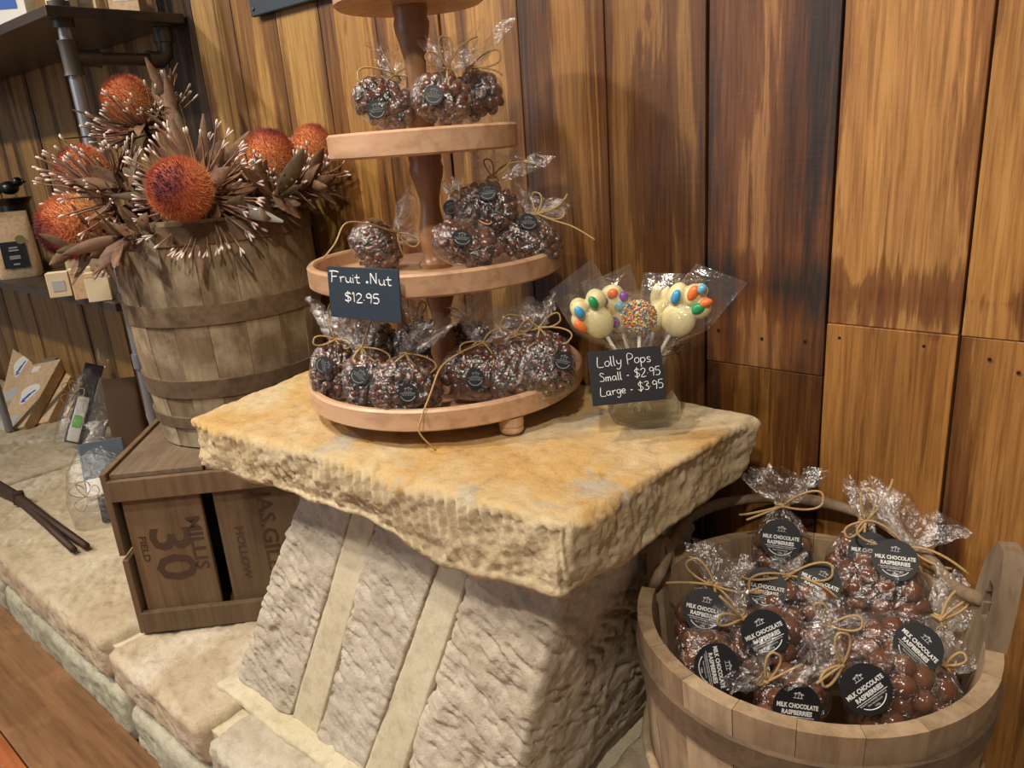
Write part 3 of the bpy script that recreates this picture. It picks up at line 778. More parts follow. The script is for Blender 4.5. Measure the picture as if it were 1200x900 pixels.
def bez(p0, p1, p2, p3, n=10):
    p0, p1, p2, p3 = map(lambda q: np.array(q, float), (p0, p1, p2, p3)); o = []
    for i in range(n + 1):
        t = i / n; o.append((1 - t) ** 3 * p0 + 3 * t * (1 - t) ** 2 * p1 + 3 * t * t * (1 - t) * p2 + t ** 3 * p3)
    return o


def bow_mesh(neck, loops, tails, r=.0013, nr=.0085, seed=0):
    """loops/tails: (dx, dz, dy) ends in local axes relative to the tie."""
    mb = MB(); c = np.array([0, 0, neck]); rs = random.Random(seed)
    for dz in (-.002, .0012):
        mb.tube([c + np.array([nr * math.cos(t), nr * math.sin(t), dz + .001 * math.sin(3 * t)]) for t in np.linspace(0, 2 * math.pi, 17)], r, 5, False)
    k0 = c + np.array([0, -nr - .001, 0]); mb.sphere(k0, r * 1.9, 7, 5)
    for (x, z, y) in loops:
        e = np.array([x, y, z]); s = nrm(np.cross(e, (0, 1, 0))) * np.linalg.norm(e) * .30
        mb.tube(bez(k0, k0 + e * .5 + s, k0 + e * 1.15 + s * 1.1, k0 + e, 9) + bez(k0 + e, k0 + e * .98 - s * 1.0, k0 + e * .45 - s * .8, k0, 9)[1:], r, 5)
    for tl in tails:
        if len(tl) == 3:
            x, z, y = tl; e = np.array([x, y, z]); w = np.array([rs.uniform(-.2, .2), -.1, rs.uniform(-.2, .2)]) * np.linalg.norm(e)
            mb.tube(bez(k0, k0 + e * .35 + w, k0 + e * .7 + w, k0 + e, 9), r, 5)
        else:
            pts = [k0] + [np.array(q, float) for q in tl[0]]
            # smooth polyline (Catmull-Rom)
            o = []
            for i in range(len(pts) - 1):
                q0 = pts[max(i - 1, 0)]; q1 = pts[i]; q2 = pts[i + 1]; q3 = pts[min(i + 2, len(pts) - 1)]
                for t in np.linspace(0, 1, 7)[:-1]:
                    o.append(.5 * ((2 * q1) + (-q0 + q2) * t + (2 * q0 - 5 * q1 + 4 * q2 - q3) * t * t + (-q0 + 3 * q1 - 3 * q2 + q3) * t ** 3))
            mb.tube(o + [pts[-1]], r, 5)
    return mesh_of('twine_bow', mb, M['twine'], smooth=True)


# stickers: a disc and its print, in the local XY plane facing +Z
def emblem(mb, y0, s):
    """little palm-and-hut emblem"""
    for x, h in ((-.30, .42), (.05, .52), (.34, .36)):
        mb.tube([(x * s - .04 * s, y0, .0004), (x * s, y0 + h * s * .6, .0004), (x * s + .03 * s, y0 + h * s, .0004)], .022 * s, 4)
        for a in (-.5, .25, 1.0, 1.9, 2.7, 3.5):
            mb.tube([(x * s + .03 * s, y0 + h * s, .0004), (x * s + .03 * s + .12 * s * math.cos(a), y0 + h * s + .09 * s * math.sin(a) + .03 * s, .0004), (x * s + .03 * s + .2 * s * math.cos(a), y0 + h * s + .10 * s * math.sin(a) - .02 * s, .0004)], .016 * s, 4)
    mb.tube([(-.5 * s, y0, .0004), (.5 * s, y0, .0004)], .02 * s, 4)


def big_sticker():
    R = .0262; mb = MB(); n = 40
    mb.lathe([(0, -.0003), (R, -.0003), (R, .0002), (0, .0002)], n, closed=False); a = mesh_of('sticker', mb, M['sticker'], weld=True)
    mb = MB()
    for body, sz, yy, b in (('MILK CHOCOLATE', .0066, .0022, .00022), ('RASPBERRIES', .0066, -.0048, .00022)):
        vs, fs = text_mesh(body, sz, b, .0001); w = max(abs(v[0]) for v in vs); k = min(1.12, (.0225 if yy > 0 else .0165) / w)
        mb.add([(x * k, y + yy, z + .0005) for x, y, z in vs], fs)
    for body, sz, yy, w_ in (('ROASTED RASPBERRIES COATED IN', .0021, -.0112, .016), ('MILK CHOCOLATE', .0021, -.0142, .009), ('150g', .0028, -.0176, .003)):
        vs, fs = text_mesh(body, sz, 0, .0001); w = max(abs(v[0]) for v in vs); k = min(1.2, w_ / w); mb.add([(x * k, y + yy, z + .0004) for x, y, z in vs], fs)
    mb.tube([(-.019, -.0090, .0004), (.019, -.0090, .0004)], .0003, 4)
    mb.tube([(.0185 * math.cos(t), .0185 * math.sin(t) - .002, .0004) for t in np.linspace(math.pi * 1.22, math.pi * 1.78, 14)], .0006, 4)
    emblem(mb, .0105, .0105)
    return a, mesh_of('sticker_print', mb, M['ink'])


def small_sticker():
    R = .0125; mb = MB(); mb.lathe([(0, -.0003), (R, -.0003), (R, .0002), (0, .0002)], 28, closed=False); a = mesh_of('sticker', mb, M['sticker'], weld=True)
    mb = MB(); mb.tube([(-.0095, 0, .0003), (.0095, 0, .0003)], .00035, 4)
    vs, fs = text_mesh('FRUIT & NUT', .0028, 0, .0001); mb.add([(x * .9, y - .0024, z + .0003) for x, y, z in vs], fs)
    mb.tube([(.0098 * math.cos(t), .0098 * math.sin(t), .0003) for t in np.linspace(math.pi * 1.1, math.pi * 1.9, 12)], .0005, 4)
    emblem(mb, .0018, .0105)
    return a, mesh_of('sticker_print', mb, M['grey_ink'])
BIG = big_sticker(); SML = small_sticker()


def bag(label, group, body, tie, dep=None, z=None, a=.045, b=.030, c=.038, flen=.05, fw=.045, fd=.012, kind='nut', stickers=(), loops=(), tails=(), seed=0, n=None, lean=0.0, skew=0.0, tiedz=0.0, wtails=(), nface=None, tr=None):
    cpt = at(*body, z=z) if z is not None else at(*body, d=dep); dd = depth(cpt)
    tp = at(*tie, d=dd + lean); u = tp - cpt; neck = float(np.linalg.norm(u)); u = u / neck
    nf = nrm(CAM - cpt) if nface is None else nrm(nface); nf = nrm(nf - u * (nf @ u)); s = np.cross(u, nf) * -1.0           # x side; -y = facing out
    # local axes: x = s, y = -nf, z = u
    yv = -nf; x = np.cross(yv, u)
    Rm = Matrix(((x[0], yv[0], u[0], 0), (x[1], yv[1], u[1], 0), (x[2], yv[2], u[2], 0), (0, 0, 0, 1)))
    t = thing('chocolate_bag', label, 'bag of chocolates', cpt, group, Rm)
    neck = max(neck, c * 1.05)
    obj('cellophane', film_mesh(a, b, c, neck, flen, fw, fd, seed + 3, skew), t, world=False)
    src, r, nn, nm = {'rasp': (RASP, .0124, 36, 'chocolate_raspberry'), 'nut': (NUTS, .0068, 170, 'chocolate_nut'), 'dark': (DNUTS, .0068, 150, 'chocolate_nut'), 'almond': (ANUTS, .0084, 110, 'chocolate_almond')}[kind]
    rs = random.Random(seed)
    for p in pack(a, b, c, r, seed, n or nn):
        o = bpy.data.objects.new(nm, rs.choice(src)); COL.objects.link(o); o.parent = t; o.location = p; o.rotation_euler = (rs.random() * 6, rs.random() * 6, rs.random() * 6)
    Rinv = np.array(Rm.to_3x3().transposed())
    loc = lambda q: Rinv @ (np.array(q) - cpt)
    wt = [([loc(q) for q in tl],) for tl in wtails]
    obj('twine_bow', bow_mesh(neck, loops, list(tails) + wt, r=tr or (.00165 if kind == 'rasp' else .00125), seed=seed), t, world=False)
    for (sx, sy, roll, which) in stickers:
        q = loc(at(sx, sy, d=dd)); ds, du = q[0], q[2]
        # bring it to the front surface along the view ray
        for _ in range(3):
            k = 1 - (ds / (a * 1.05)) ** 2 - (du / (max(c, neck * .8) * 1.05)) ** 2; yy = -(b * 1.07) * math.sqrt(max(k, .06)) - .0022
            w = cpt + np.array(Rm.to_3x3()) @ np.array([ds, yy, du]); q = loc(at(sx, sy, d=depth(w))); ds, du = q[0], q[2]
        nl = nrm((ds / a ** 2 * .6, yy / b ** 2, du / c ** 2 * .6)); nl = nrm(nl * .5 + np.array([0, -1, 0]) * .5)
        rr = math.radians(roll); xr = loc(cpt + math.cos(rr) * CR - math.sin(rr) * CDn); xr = nrm(xr - nl * (xr @ nl)); yr = np.cross(nl, xr)
        SMx = Matrix(((xr[0], yr[0], nl[0], ds), (xr[1], yr[1], nl[1], yy), (xr[2], yr[2], nl[2], du), (0, 0, 0, 1)))
        st, pr = BIG if which == 'big' else SML
        so = bpy.data.objects.new('sticker', st); COL.objects.link(so); so.parent = t; so.matrix_local = SMx; so['label'] = 'round black sticker with white print'
        po = bpy.data.objects.new('sticker_print', pr); COL.objects.link(po); po.parent = so
    return t


# ---- bags on the stand
G1, G2, G3 = 'bags on the upper tray', 'bags on the middle tray', 'bags on the bottom tray'
zt3 = 1.084; zt2 = .914; zt1 = .744
D3 = depth((SX, SY, 1.12))
bag('slumped cellophane bag of chocolate almonds on the upper tray, beside the flowers', G1, (452, 121), (462, 92), dep=D3 - .03, a=.046, b=.030, c=.030, flen=.040, fw=.038, kind='almond', stickers=[(441, 129, 10, 's')], loops=[(-.045, -.030, -.01), (.025, .02, 0)], tails=[(-.03, .03, 0)], seed=101, lean=.01)
bag('bag of chocolate almonds with looped bow on the upper tray before the post', G1, (517, 115), (524, 84), dep=D3 - .05, a=.040, b=.030, c=.031, flen=.036, fw=.036, kind='almond', stickers=[(508, 111, -5, 's')], loops=[(-.012, .040, 0), (-.03, .008, -.01)], tails=[(.028, .052, 0), (.01, -.03, -.01)], seed=102)
bag('bag of chocolate almonds with stiff pointed cellophane top, on the upper tray', G1, (560, 111), (552, 82), dep=D3 + .02, a=.036, b=.030, c=.034, flen=.050, fw=.040, kind='almond', loops=[(.045, .004, 0)], tails=[(.04, -.028, -.01)], seed=103, skew=.6)

bag('bag of chocolate clusters with crinkled top against the post, above the fruit sign', G2, (442, 289), (464, 274), z=zt2 + .034, a=.042, b=.034, c=.034, flen=.060, fw=.046, kind='nut', stickers=[], loops=[(.03, .015, -.01)], seed=111, lean=.0,
    wtails=[[at(430, 262, d=1.06), at(405, 262, d=1.03), at(393, 285, d=1.0), at(379, 303, d=.985)]], tails=[(.03, -.01, -.012)])
bag('small dark bag half hidden behind the post on the middle tray', G2, (540, 252), (531, 226), z=zt2 + .055, a=.026, b=.022, c=.030, flen=.02, fw=.018, kind='dark', stickers=[(528, 243, 20, 's')], loops=[(-.008, .022, 0)], seed=112)
bag('dark chocolate nut bag stacked topmost on the middle tray', G2, (571, 245), (577, 211), dep=1.045, a=.045, b=.032, c=.034, flen=.045, fw=.050, kind='dark', stickers=[(571, 225, 15, 's')], loops=[(-.012, .022, -.004)], tails=[(.055, .03, 0), (.02, .03, -.005)], seed=113, lean=.01, skew=.3)
bag('flat bag of chocolate nuts leaning out at the front of the middle tray', G2, (548, 287), (556, 262), dep=1.0, a=.047, b=.028, c=.028, flen=.02, fw=.02, kind='almond', stickers=[(541, 280, 5, 's')], seed=114, loops=[(.02, -.006, -.004)], lean=.03)
bag('bag of chocolate nuts with long twine tails at the edge of the middle tray', G2, (618, 281), (628, 254), dep=1.06, a=.052, b=.030, c=.030, flen=.030, fw=.036, kind='nut', stickers=[(619, 260, 5, 's')], loops=[(.035, .014, 0), (-.01, .03, 0)], tails=[(.03, .045, 0)], seed=115, lean=.01,
    wtails=[[at(648, 258, d=1.05), at(672, 266, d=1.04), at(697, 281, d=1.03)]])

bag('upright bag on the bottom tray, the one nearest the barrel', G3, (391, 434), (393, 399), z=zt1 + .042, a=.034, b=.030, c=.042, flen=.050, fw=.038, kind='nut', stickers=[(380, 428, -80, 's')], loops=[(-.030, -.004, -.004), (.02, -.01, -.01)], tails=[(-.01, .05, 0)], seed=121)
bag('bag with drooping twine loop, second along from the flowers on the bottom tray', G3, (432, 447), (424, 408), z=zt1 + .040, a=.036, b=.030, c=.042, flen=.05, fw=.036, kind='nut', stickers=[(421, 440, -40, 's')], loops=[(.030, -.026, -.012), (-.012, -.02, -.01)], tails=[(.024, .04, 0)], seed=122)
bag('bag of chocolate nuts on the bottom tray with its top folded over sideways', G3, (478, 452), (476, 417), z=zt1 + .040, a=.049, b=.030, c=.040, flen=.046, fw=.030, kind='nut', stickers=[(478, 461, 0, 's')], loops=[(.034, -.024, -.012)], tails=[(-.04, -.024, -.008), (.01, -.02, -.01)], seed=123, skew=1.1)
bag('wide bag on the bottom tray whose long twine tail hangs over the rim', G3, (563, 437), (566, 402), z=zt1 + .040, a=.056, b=.030, c=.038, flen=.046, fw=.044, kind='almond', stickers=[(557, 443, 0, 's')], loops=[(-.03, -.012, -.008)], tails=[(.016, -.03, -.02), (.02, .02, 0)], seed=124,
    wtails=[[at(540, 413, d=1.02), at(517, 430, d=1.0), at(505, 460, d=.99), at(493, 492, d=.975), at(492, 508, d=.975), at(511, 528, z=ZS + .004)]])
bag('bag of small chocolate nuts with a tidy bow, nearest the glass jar', G3, (638, 427), (632, 385), z=zt1 + .046, a=.042, b=.032, c=.046, flen=.040, fw=.026, kind='nut', stickers=[(660, 423, -10, 's')], loops=[(-.048, .018, 0), (.038, -.022, -.012), (.030, .012, .01)], tails=[(-.02, -.025, -.01)], seed=125)
bag('bag of small chocolate nuts wedged behind the wide one on the bottom tray', G3, (602, 432), (604, 398), z=zt1 + .044, a=.034, b=.026, c=.042, flen=.036, fw=.030, kind='nut', loops=[(.02, .02, 0)], seed=126)
bag('bag in the back row of the bottom tray, next to the post foot', G3, (548, 405), (545, 380), z=zt1 + .042, a=.042, b=.028, c=.040, flen=.040, fw=.036, kind='dark', loops=[(-.02, .015, 0)], seed=127)
bag('dark bag behind the one with folded top on the bottom tray', G3, (494, 404), (490, 378), z=zt1 + .042, a=.044, b=.028, c=.040, flen=.040, fw=.036, kind='dark', loops=[(.014, .022, 0)], seed=128)
bag('bag behind the first two on the bottom tray, beneath the fruit sign', G3, (440, 405), (442, 382), z=zt1 + .042, a=.040, b=.028, c=.040, flen=.040, fw=.036, kind='dark', loops=[(-.02, .012, 0)], seed=129)


# ================================================================== chalk lettering
STK = {
    'F': [[(0, 0), (.05, .5), (.08, 1)], [(-.12, 1.0), (.3, 1.03), (.62, .96)], [(.05, .52), (.45, .55)]],
    'r': [[(0, .5), (.05, .25), (.05, 0)], [(.05, .3), (.18, .46), (.36, .48)]],
    'u': [[(0, .5), (.02, .15), (.15, 0), (.32, .1), (.38, .5)], [(.38, .5), (.38, .1), (.46, 0)]],
    'i': [[(0, .5), (.02, 0)], [(.02, .7), (.03, .73)]],
    't': [[(.12, .8), (.12, .15), (.22, 0), (.34, .06)], [(-.05, .5), (.34, .52)]],
    '*': [[(0, .12), (.06, .2), (.12, .12), (.06, .05), (0, .12)]],
    'N': [[(0, 0), (.02, .95)], [(.02, .95), (.42, .05)], [(.42, .05), (.46, 1)]],
    '$': [[(.5, .82), (.3, .95), (.06, .82), (.1, .6), (.42, .44), (.5, .2), (.25, .02), (0, .14)], [(.27, 1.12), (.25, -.14)]],
    '1': [[(.0, .8), (.14, .98), (.14, 0)]],
    '2': [[(0, .78), (.2, 1), (.44, .86), (.38, .55), (0, .02), (.5, .04)]],
    '3': [[(0, .9), (.3, 1), (.42, .76), (.18, .54), (.44, .34), (.34, .04), (0, .08)]],
    '.': [[(0, .32), (.05, .34)]],
    '9': [[(.42, .82), (.22, 1), (.02, .8), (.1, .55), (.36, .6), (.44, .85), (.42, .4), (.36, 0)]],
    '5': [[(.46, 1), (.08, .98), (.04, .58), (.3, .62), (.46, .36), (.32, .04), (0, .06)]],
    'L': [[(.06, 1), (.0, .05), (.5, .0)]],
    'o': [[(.2, .5), (.02, .36), (.06, .06), (.26, 0), (.4, .2), (.34, .46), (.2, .5)]],
    'l': [[(.0, .95), (.02, .1), (.12, 0)]],
    'y': [[(0, .5), (.06, .16), (.28, .14)], [(.38, .5), (.3, -.2), (.1, -.42), (-.04, -.3)]],
    'P': [[(.02, 0), (.02, 1), (.4, .96), (.46, .66), (.2, .48), (.02, .5)]],
    'p': [[(0, .5), (.02, -.4)], [(.02, .4), (.26, .5), (.38, .26), (.2, .02), (.02, .1)]],
    's': [[(.32, .46), (.1, .5), (.06, .32), (.3, .2), (.26, .02), (0, .04)]],
    'S': [[(.46, .86), (.2, 1), (.04, .78), (.42, .42), (.36, .06), (.0, .08)]],
    'm': [[(0, .5), (.02, 0)], [(.02, .36), (.16, .5), (.24, .36), (.24, 0)], [(.24, .36), (.4, .5), (.48, .36), (.5, 0)]],
    'a': [[(.36, .44), (.14, .5), (.0, .24), (.14, .0), (.34, .16), (.38, .5), (.4, .06), (.48, 0)]],
    'g': [[(.36, .44), (.14, .5), (.0, .26), (.14, .06), (.34, .2), (.38, .5), (.36, -.2), (.16, -.42), (0, -.28)]],
    'e': [[(.04, .24), (.36, .28), (.28, .5), (.08, .44), (.02, .18), (.18, 0), (.38, .06)]],
    '-': [[(0, .3), (.22, .32)]]}
ADV = {'F': .7, 'r': .46, 'u': .56, 'i': .2, 't': .44, '*': .34, 'N': .64, '$': .66, '1': .34, '2': .64, '3': .6, '.': .24, '9': .6, '5': .6, 'L': .6, 'o': .52, 'l': .24, 'y': .5, 'P': .58, 'p': .5, 's': .44, 'S': .6, 'm': .66, 'a': .6, 'g': .5, 'e': .5, '-': .4, ' ': .4}


def chalk(mb, text, x, y, h, w, width=None, slope=0.0, seed=0):
    """single-stroke handwriting in the local XZ plane (y = -out), fitted to width"""
    tot = sum(ADV[c] for c in text); sx = (width / tot) if width else h
    cx = x; rs = random.Random(seed)
    for ch in text:
        dy = rs.uniform(-.04, .04) * h
        for st in STK.get(ch, []):
            pts = [np.array([cx + px * sx, 0, y + py * h + dy + slope * (cx - x)]) for px, py in st]
            o = [pts[0]]
            for i in range(len(pts) - 1):
                q0 = pts[max(i - 1, 0)]; q1 = pts[i]; q2 = pts[i + 1]; q3 = pts[min(i + 2, len(pts) - 1)]
                for t in (.33, .66, 1): o.append(.5 * ((2 * q1) + (-q0 + q2) * t + (2 * q0 - 5 * q1 + 4 * q2 - q3) * t * t + (-q0 + 3 * q1 - 3 * q2 + q3) * t ** 3))
            mb.tube(o, w, 5)
        cx += ADV[ch] * sx


def board_frame(tl, tr, bl):
    x = nrm(tr - tl); z = nrm((tl - bl) - x * ((tl - bl) @ x)); y = np.cross(z, x)
    return Matrix(((x[0], y[0], z[0], bl[0]), (x[1], y[1], z[1], bl[1]), (x[2], y[2], z[2], bl[2]), (0, 0, 0, 1))), np.linalg.norm(tr - tl), np.linalg.norm(tl - bl)


# fruit and nut sign clipped to the rim of the middle tray
rimp = lambda a: np.array([SX + .19 * math.cos(math.radians(a)), SY + .19 * math.sin(math.radians(a)), .93])
tl, tr = at(378, 312, d=depth(rimp(258)) - .020), at(461, 316, d=depth(rimp(300)) - .020); bl = at(388, 371, d=depth(tl) + .012)
Mx, w, h = board_frame(tl, tr, bl)
sg = thing('price_sign', 'small blue-black chalk sign reading Fruit Nut $12.95 clipped to the middle tray rim', 'price sign'); sg.matrix_world = Mx; ROOTM[sg.name] = Mx
mb = MB(); mb.box((0, 0, 0), (w, .0022, h)); obj('board', mesh_of('board', mb, M['slate'], bevel=.0006), sg, world=False)
mb = MB(); chalk(mb, 'Fruit *Nut', w * .06, h * .70, h * .21, .00085, w * .86, seed=1); chalk(mb, '$12.95', w * .24, h * .33, h * .18, .00085, w * .50, seed=2)
obj('chalk_lettering', mesh_of('chalk_lettering', mb, M['chalk']), sg, world=False)
mb = MB(); mb.box((w * .4, .0022, h - .02), (w * .6, .006, h - .004)); obj('clip', mesh_of('clip', mb, M['fitting'], bevel=.001), sg, world=False)

# ================================================================== jar with lollipops
JX, JY = -.536, -.165
q = at(755, 488, z=ZS); JX, JY = float(q[0]), float(q[1])
jar = thing('glass_jar', 'clear glass preserving jar with wire clip holding lollipops on the stone slab', 'jar', (JX, JY, ZS))
def mat_glass():
    n = NT('thick_clear_glass'); n.n.remove(n.b); g = n.node('ShaderNodeBsdfGlossy'); g.inputs['Roughness'].default_value = .02
    t = n.node('ShaderNodeBsdfTransparent'); t.inputs[0].default_value = (.955, .985, .965, 1)
    lw = n.node('ShaderNodeLayerWeight'); m = n.node('ShaderNodeMixShader'); n.link(n.math('MULTIPLY_ADD', n.math('POWER', lw.outputs['Facing'], 2.4), .85, .08), m.inputs[0]); n.link(t.outputs[0], m.inputs[1]); n.link(g.outputs[0], m.inputs[2]); n.link(m.outputs[0], n.out.inputs[0]); return n.m
M['glass'] = mat_glass()
mb = MB(); mb.lathe([(0, 0), (.040, 0), (.046, .003), (.049, .010), (.050, .06), (.049, .082), (.045, .094), (.0445, .099), (.049, .102), (.050, .107), (.048, .109), (.044, .107), (.0425, .098), (.046, .080), (.0468, .06), (.0458, .014), (.042, .010), (0, .009)], 48, (JX, JY, ZS), closed=False)
part('jar_glass', mb, M['glass'], jar, smooth=True, weld=True)
mb = MB(); mb.tube([(JX + .0505 * math.cos(t), JY + .0505 * math.sin(t), ZS + .098) for t in np.linspace(0, 2 * math.pi, 33)], .0009, 5)
c = np.array([JX + .0505 * CR[0], JY + .0505 * CR[1], ZS + .098]); mb.tube([c, c + CR * .012 + np.array([0, 0, .006]), c + CR * .014 + np.array([0, 0, .0]), c + CR * .002 - np.array([0, 0, .012])], .001, 5)
part('wire_clip', mb, M['fitting'], jar, smooth=True)
M['wchoc'] = flat('white_chocolate', srgb(232, 220, 168), .42)
M['wchoc'].node_tree.nodes['Principled BSDF'].inputs['Subsurface Weight'].default_value = .15
M['wchoc'].node_tree.nodes['Principled BSDF'].inputs['Subsurface Radius'].default_value = (.01, .008, .004)
M['stick'] = flat('white_paper_stick', srgb(230, 222, 204), .6)
CANDY = {k: flat('candy_' + k, srgb(*v), .3) for k, v in dict(blue=(70, 160, 210), green=(40, 150, 90), orange=(236, 120, 60), purple=(120, 60, 160), yellow=(240, 190, 50), sky=(110, 180, 215)).items()}
SPR = [flat('sprinkle_' + k, srgb(*v), .45) for k, v in dict(red=(190, 50, 50), white=(236, 230, 220), blue=(60, 110, 170), yellow=(230, 190, 60), green=(70, 140, 90), orange=(224, 120, 60)).items()]


def lolly(label, head, foot, dd, lobes, candies, film, seed, flat_d=.010, mat='wchoc', sprinkles=0, ftop=None):
    """head/foot pixels; lobes = (dx, dz, rx, rz) in metres about the head centre in its own frame."""
    c = at(*head, d=dd); f = np.array([JX, JY, ZS + .012]) + np.array(foot); u = nrm(c - f); nf = nrm(CAM - c); nf = nrm(nf - u * (nf @ u)); yv = -nf; x = np.cross(yv, u)
    Rm = Matrix(((x[0], yv[0], u[0], 0), (x[1], yv[1], u[1], 0), (x[2], yv[2], u[2], 0), (0, 0, 0, 1)))
    K = 1.2; lobes = [tuple(K * v for v in l) for l in lobes]; flat_d *= K; candies = [(K * q[0], K * q[1], K * q[2], K * q[3], q[4], q[5]) for q in candies]; film = (film[0] * 1.15, film[1] * 1.05, film[2] * 1.9)
    t = thing('lollipop', label, 'lollipop', c, 'lollipops in the glass jar', Rm); L = np.linalg.norm(c - f)
    mb = MB(); mb.tube([(0, 0, -L), (0, 0, -.005)], .0024, 8); obj('stick', mesh_of('stick', mb, M['stick'], smooth=True), t, world=False)
    mb = MB()
    for (dx, dz, rx, rz) in lobes: mb.sphere((dx, 0, dz), (rx, flat_d if flat_d < rx else rx * .75, rz), 18, 12)
    me = mesh_of('candy_head', mb, M[mat], smooth=True); o = obj('candy_head', me, t, world=False)
    rm = o.modifiers.new('blend', 'REMESH'); rm.mode = 'VOXEL'; rm.voxel_size = .0016; rm.use_smooth_shade = True
    sm = o.modifiers.new('soft', 'SMOOTH'); sm.iterations = 4; sm.factor = .5
    for (dx, dz, r, ry, rot, k) in candies:
        mb = MB(); ca, sa = math.cos(rot), math.sin(rot); M3 = np.array([[ca, 0, -sa], [0, 1, 0], [sa, 0, ca]]); mb.sphere((dx, -flat_d * .80, dz), (r, .0055, ry), 14, 9, M3)
        obj('candy_button', mesh_of('candy_button', mb, CANDY[k], smooth=True), t, world=False)
    if sprinkles:
        rs = random.Random(seed); mb = MB()
        for k in range(sprinkles):
            a = rs.random() * 6.28; r = .0235 * math.sqrt(rs.random()); mb.cur = rs.randrange(len(SPR)); yy = -flat_d * math.sqrt(max(0, 1 - (r / .0258) ** 2)) * 1.02
            mb.sphere((r * math.cos(a), yy, r * math.sin(a)), .0011, 5, 4)
        o = obj('sprinkles', mesh_of('sprinkles', mb, SPR), t, world=False); o['kind'] = 'stuff'
    # flat cellophane sleeve: two sheets, pinched round the stick
    wv, top, bot = film; rs = np.random.RandomState(seed); nx, nz = 14, 16; V = []; Fs = []
    for side in (-1, 1):
        o0 = len(V)
        for j in range(nz + 1):
            tz = j / nz; z = bot + (top - bot) * tz; half = wv * (.22 + .78 * min(1, max(0, (tz - .34) / .24)) ** .8)
            for i in range(nx + 1):
                tx = 2 * i / nx - 1; bulge = (flat_d + .004) * max(0, 1 - tx * tx) ** .6 * max(.04, math.sin(math.pi * min(1, tz * 1.25)) if tz < .8 else max(.0, (1 - tz) / .2) * .6)
                V.append((half * tx + (ftop or 0) * tz * tz * .02, side * (bulge + .0006), z + .004 * tx * tz))
        Fs += [(o0 + j * (nx + 1) + i, o0 + j * (nx + 1) + i + 1, o0 + (j + 1) * (nx + 1) + i + 1, o0 + (j + 1) * (nx + 1) + i) for j in range(nz) for i in range(nx)]
    V = np.array(V); V[:, 1] += .0022 * fbm(V, 60, 2, seed); mb = MB(); mb.add(V, Fs)
    nz, nk = 14, 14; z1 = bot + (top - bot) * .30; T = []
    for j in range(nz + 1):
        z = z1 + (max(-L + .012, -.135) - z1) * j / nz
        for k in range(nk):
            a = 2 * math.pi * k / nk; r = .0095 + .0035 * math.sin(3 * a + j) + rs.normal(0, .0016) + .003 * j / nz; T.append((r * math.cos(a), r * math.sin(a), z + rs.normal(0, .001)))
    tail = MB(); tail.add(T, [t_ for j in range(nz) for k in range(nk) for t_ in ((j * nk + k, j * nk + (k + 1) % nk, (j + 1) * nk + (k + 1) % nk), (j * nk + k, (j + 1) * nk + (k + 1) % nk, (j + 1) * nk + k))])
    obj('cellophane_tail', mesh_of('cellophane_tail', tail, M['film']), t, world=False); obj('cellophane_sleeve', mesh_of('cellophane_sleeve', mb, M['film_flat'], smooth=True), t, world=False)
    return t
dJ = depth((JX, JY, ZS + .13))
B_ = .7
lolly('white chocolate paw lollipop with blue, green and orange buttons, nearest the tray', (697, 370), (.010, .0, 0), dJ - .01, [(0, -.008, .0165, .019), (-.010, .016, .0105, .012), (.010, .015, .011, .012), (-.018, .004, .008, .010)],
      [(-.012, .014, .0052, .0075, .1, 'blue'), (.006, .015, .0050, .0078, 0, 'green'), (-.019, .0, .0048, .009, .3, 'orange')], (.030, .060, -.052), 1)
lolly('white chocolate lollipop covered in purple, yellow, orange and sky blue buttons', (722, 362), (-.004, .008, 0), dJ + .012, [(0, .006, .018, .017), (0, -.013, .013, .015), (.0, .018, .013, .010)],
      [(-.012, .014, .0066, .0052, -.3, 'purple'), (.001, .019, .0062, .0055, .4, 'orange'), (.012, .012, .0052, .0060, 0, 'purple'), (-.011, .001, .0060, .0060, 0, 'yellow'), (.004, .003, .0060, .0062, 0, 'sky'), (-.005, -.013, .0056, .0068, .2, 'purple'), (.006, -.018, .0048, .0066, .5, 'orange')], (.030, .046, -.050), 2)
lolly('round lollipop thickly covered in hundreds and thousands', (749, 371), (.0, -.012, 0), dJ - .016, [(0, 0, .0190, .0190)], [], (.026, .034, -.046), 3, flat_d=.008, sprinkles=700)
lolly('plain white chocolate bunny lollipop with two ears seen edge on', (771, 362), (-.008, -.002, 0), dJ + .016, [(0, -.008, .012, .018), (-.0055, .015, .0058, .014), (.0062, .013, .0062, .014)], [], (.024, .046, -.05), 4)
lolly('large white chocolate paw lollipop leaning away from the tray in a tall clear sleeve', (799, 367), (-.020, -.006, 0), dJ - .006, [(0, -.008, .0190, .0195), (-.014, .016, .0105, .014), (.001, .022, .0110, .014), (.016, .015, .0105, .0125), (.006, .031, .0085, .008)],
      [(-.014, .014, .0052, .0085, .15, 'blue'), (.0, .026, .0058, .0092, 0, 'orange'), (.013, .014, .0060, .0082, -.5, 'green'), (.006, .034, .0050, .0060, -.2, 'sky'), (.017, .023, .0050, .0075, -.8, 'orange')], (.030, .066, -.055), 5, ftop=1)

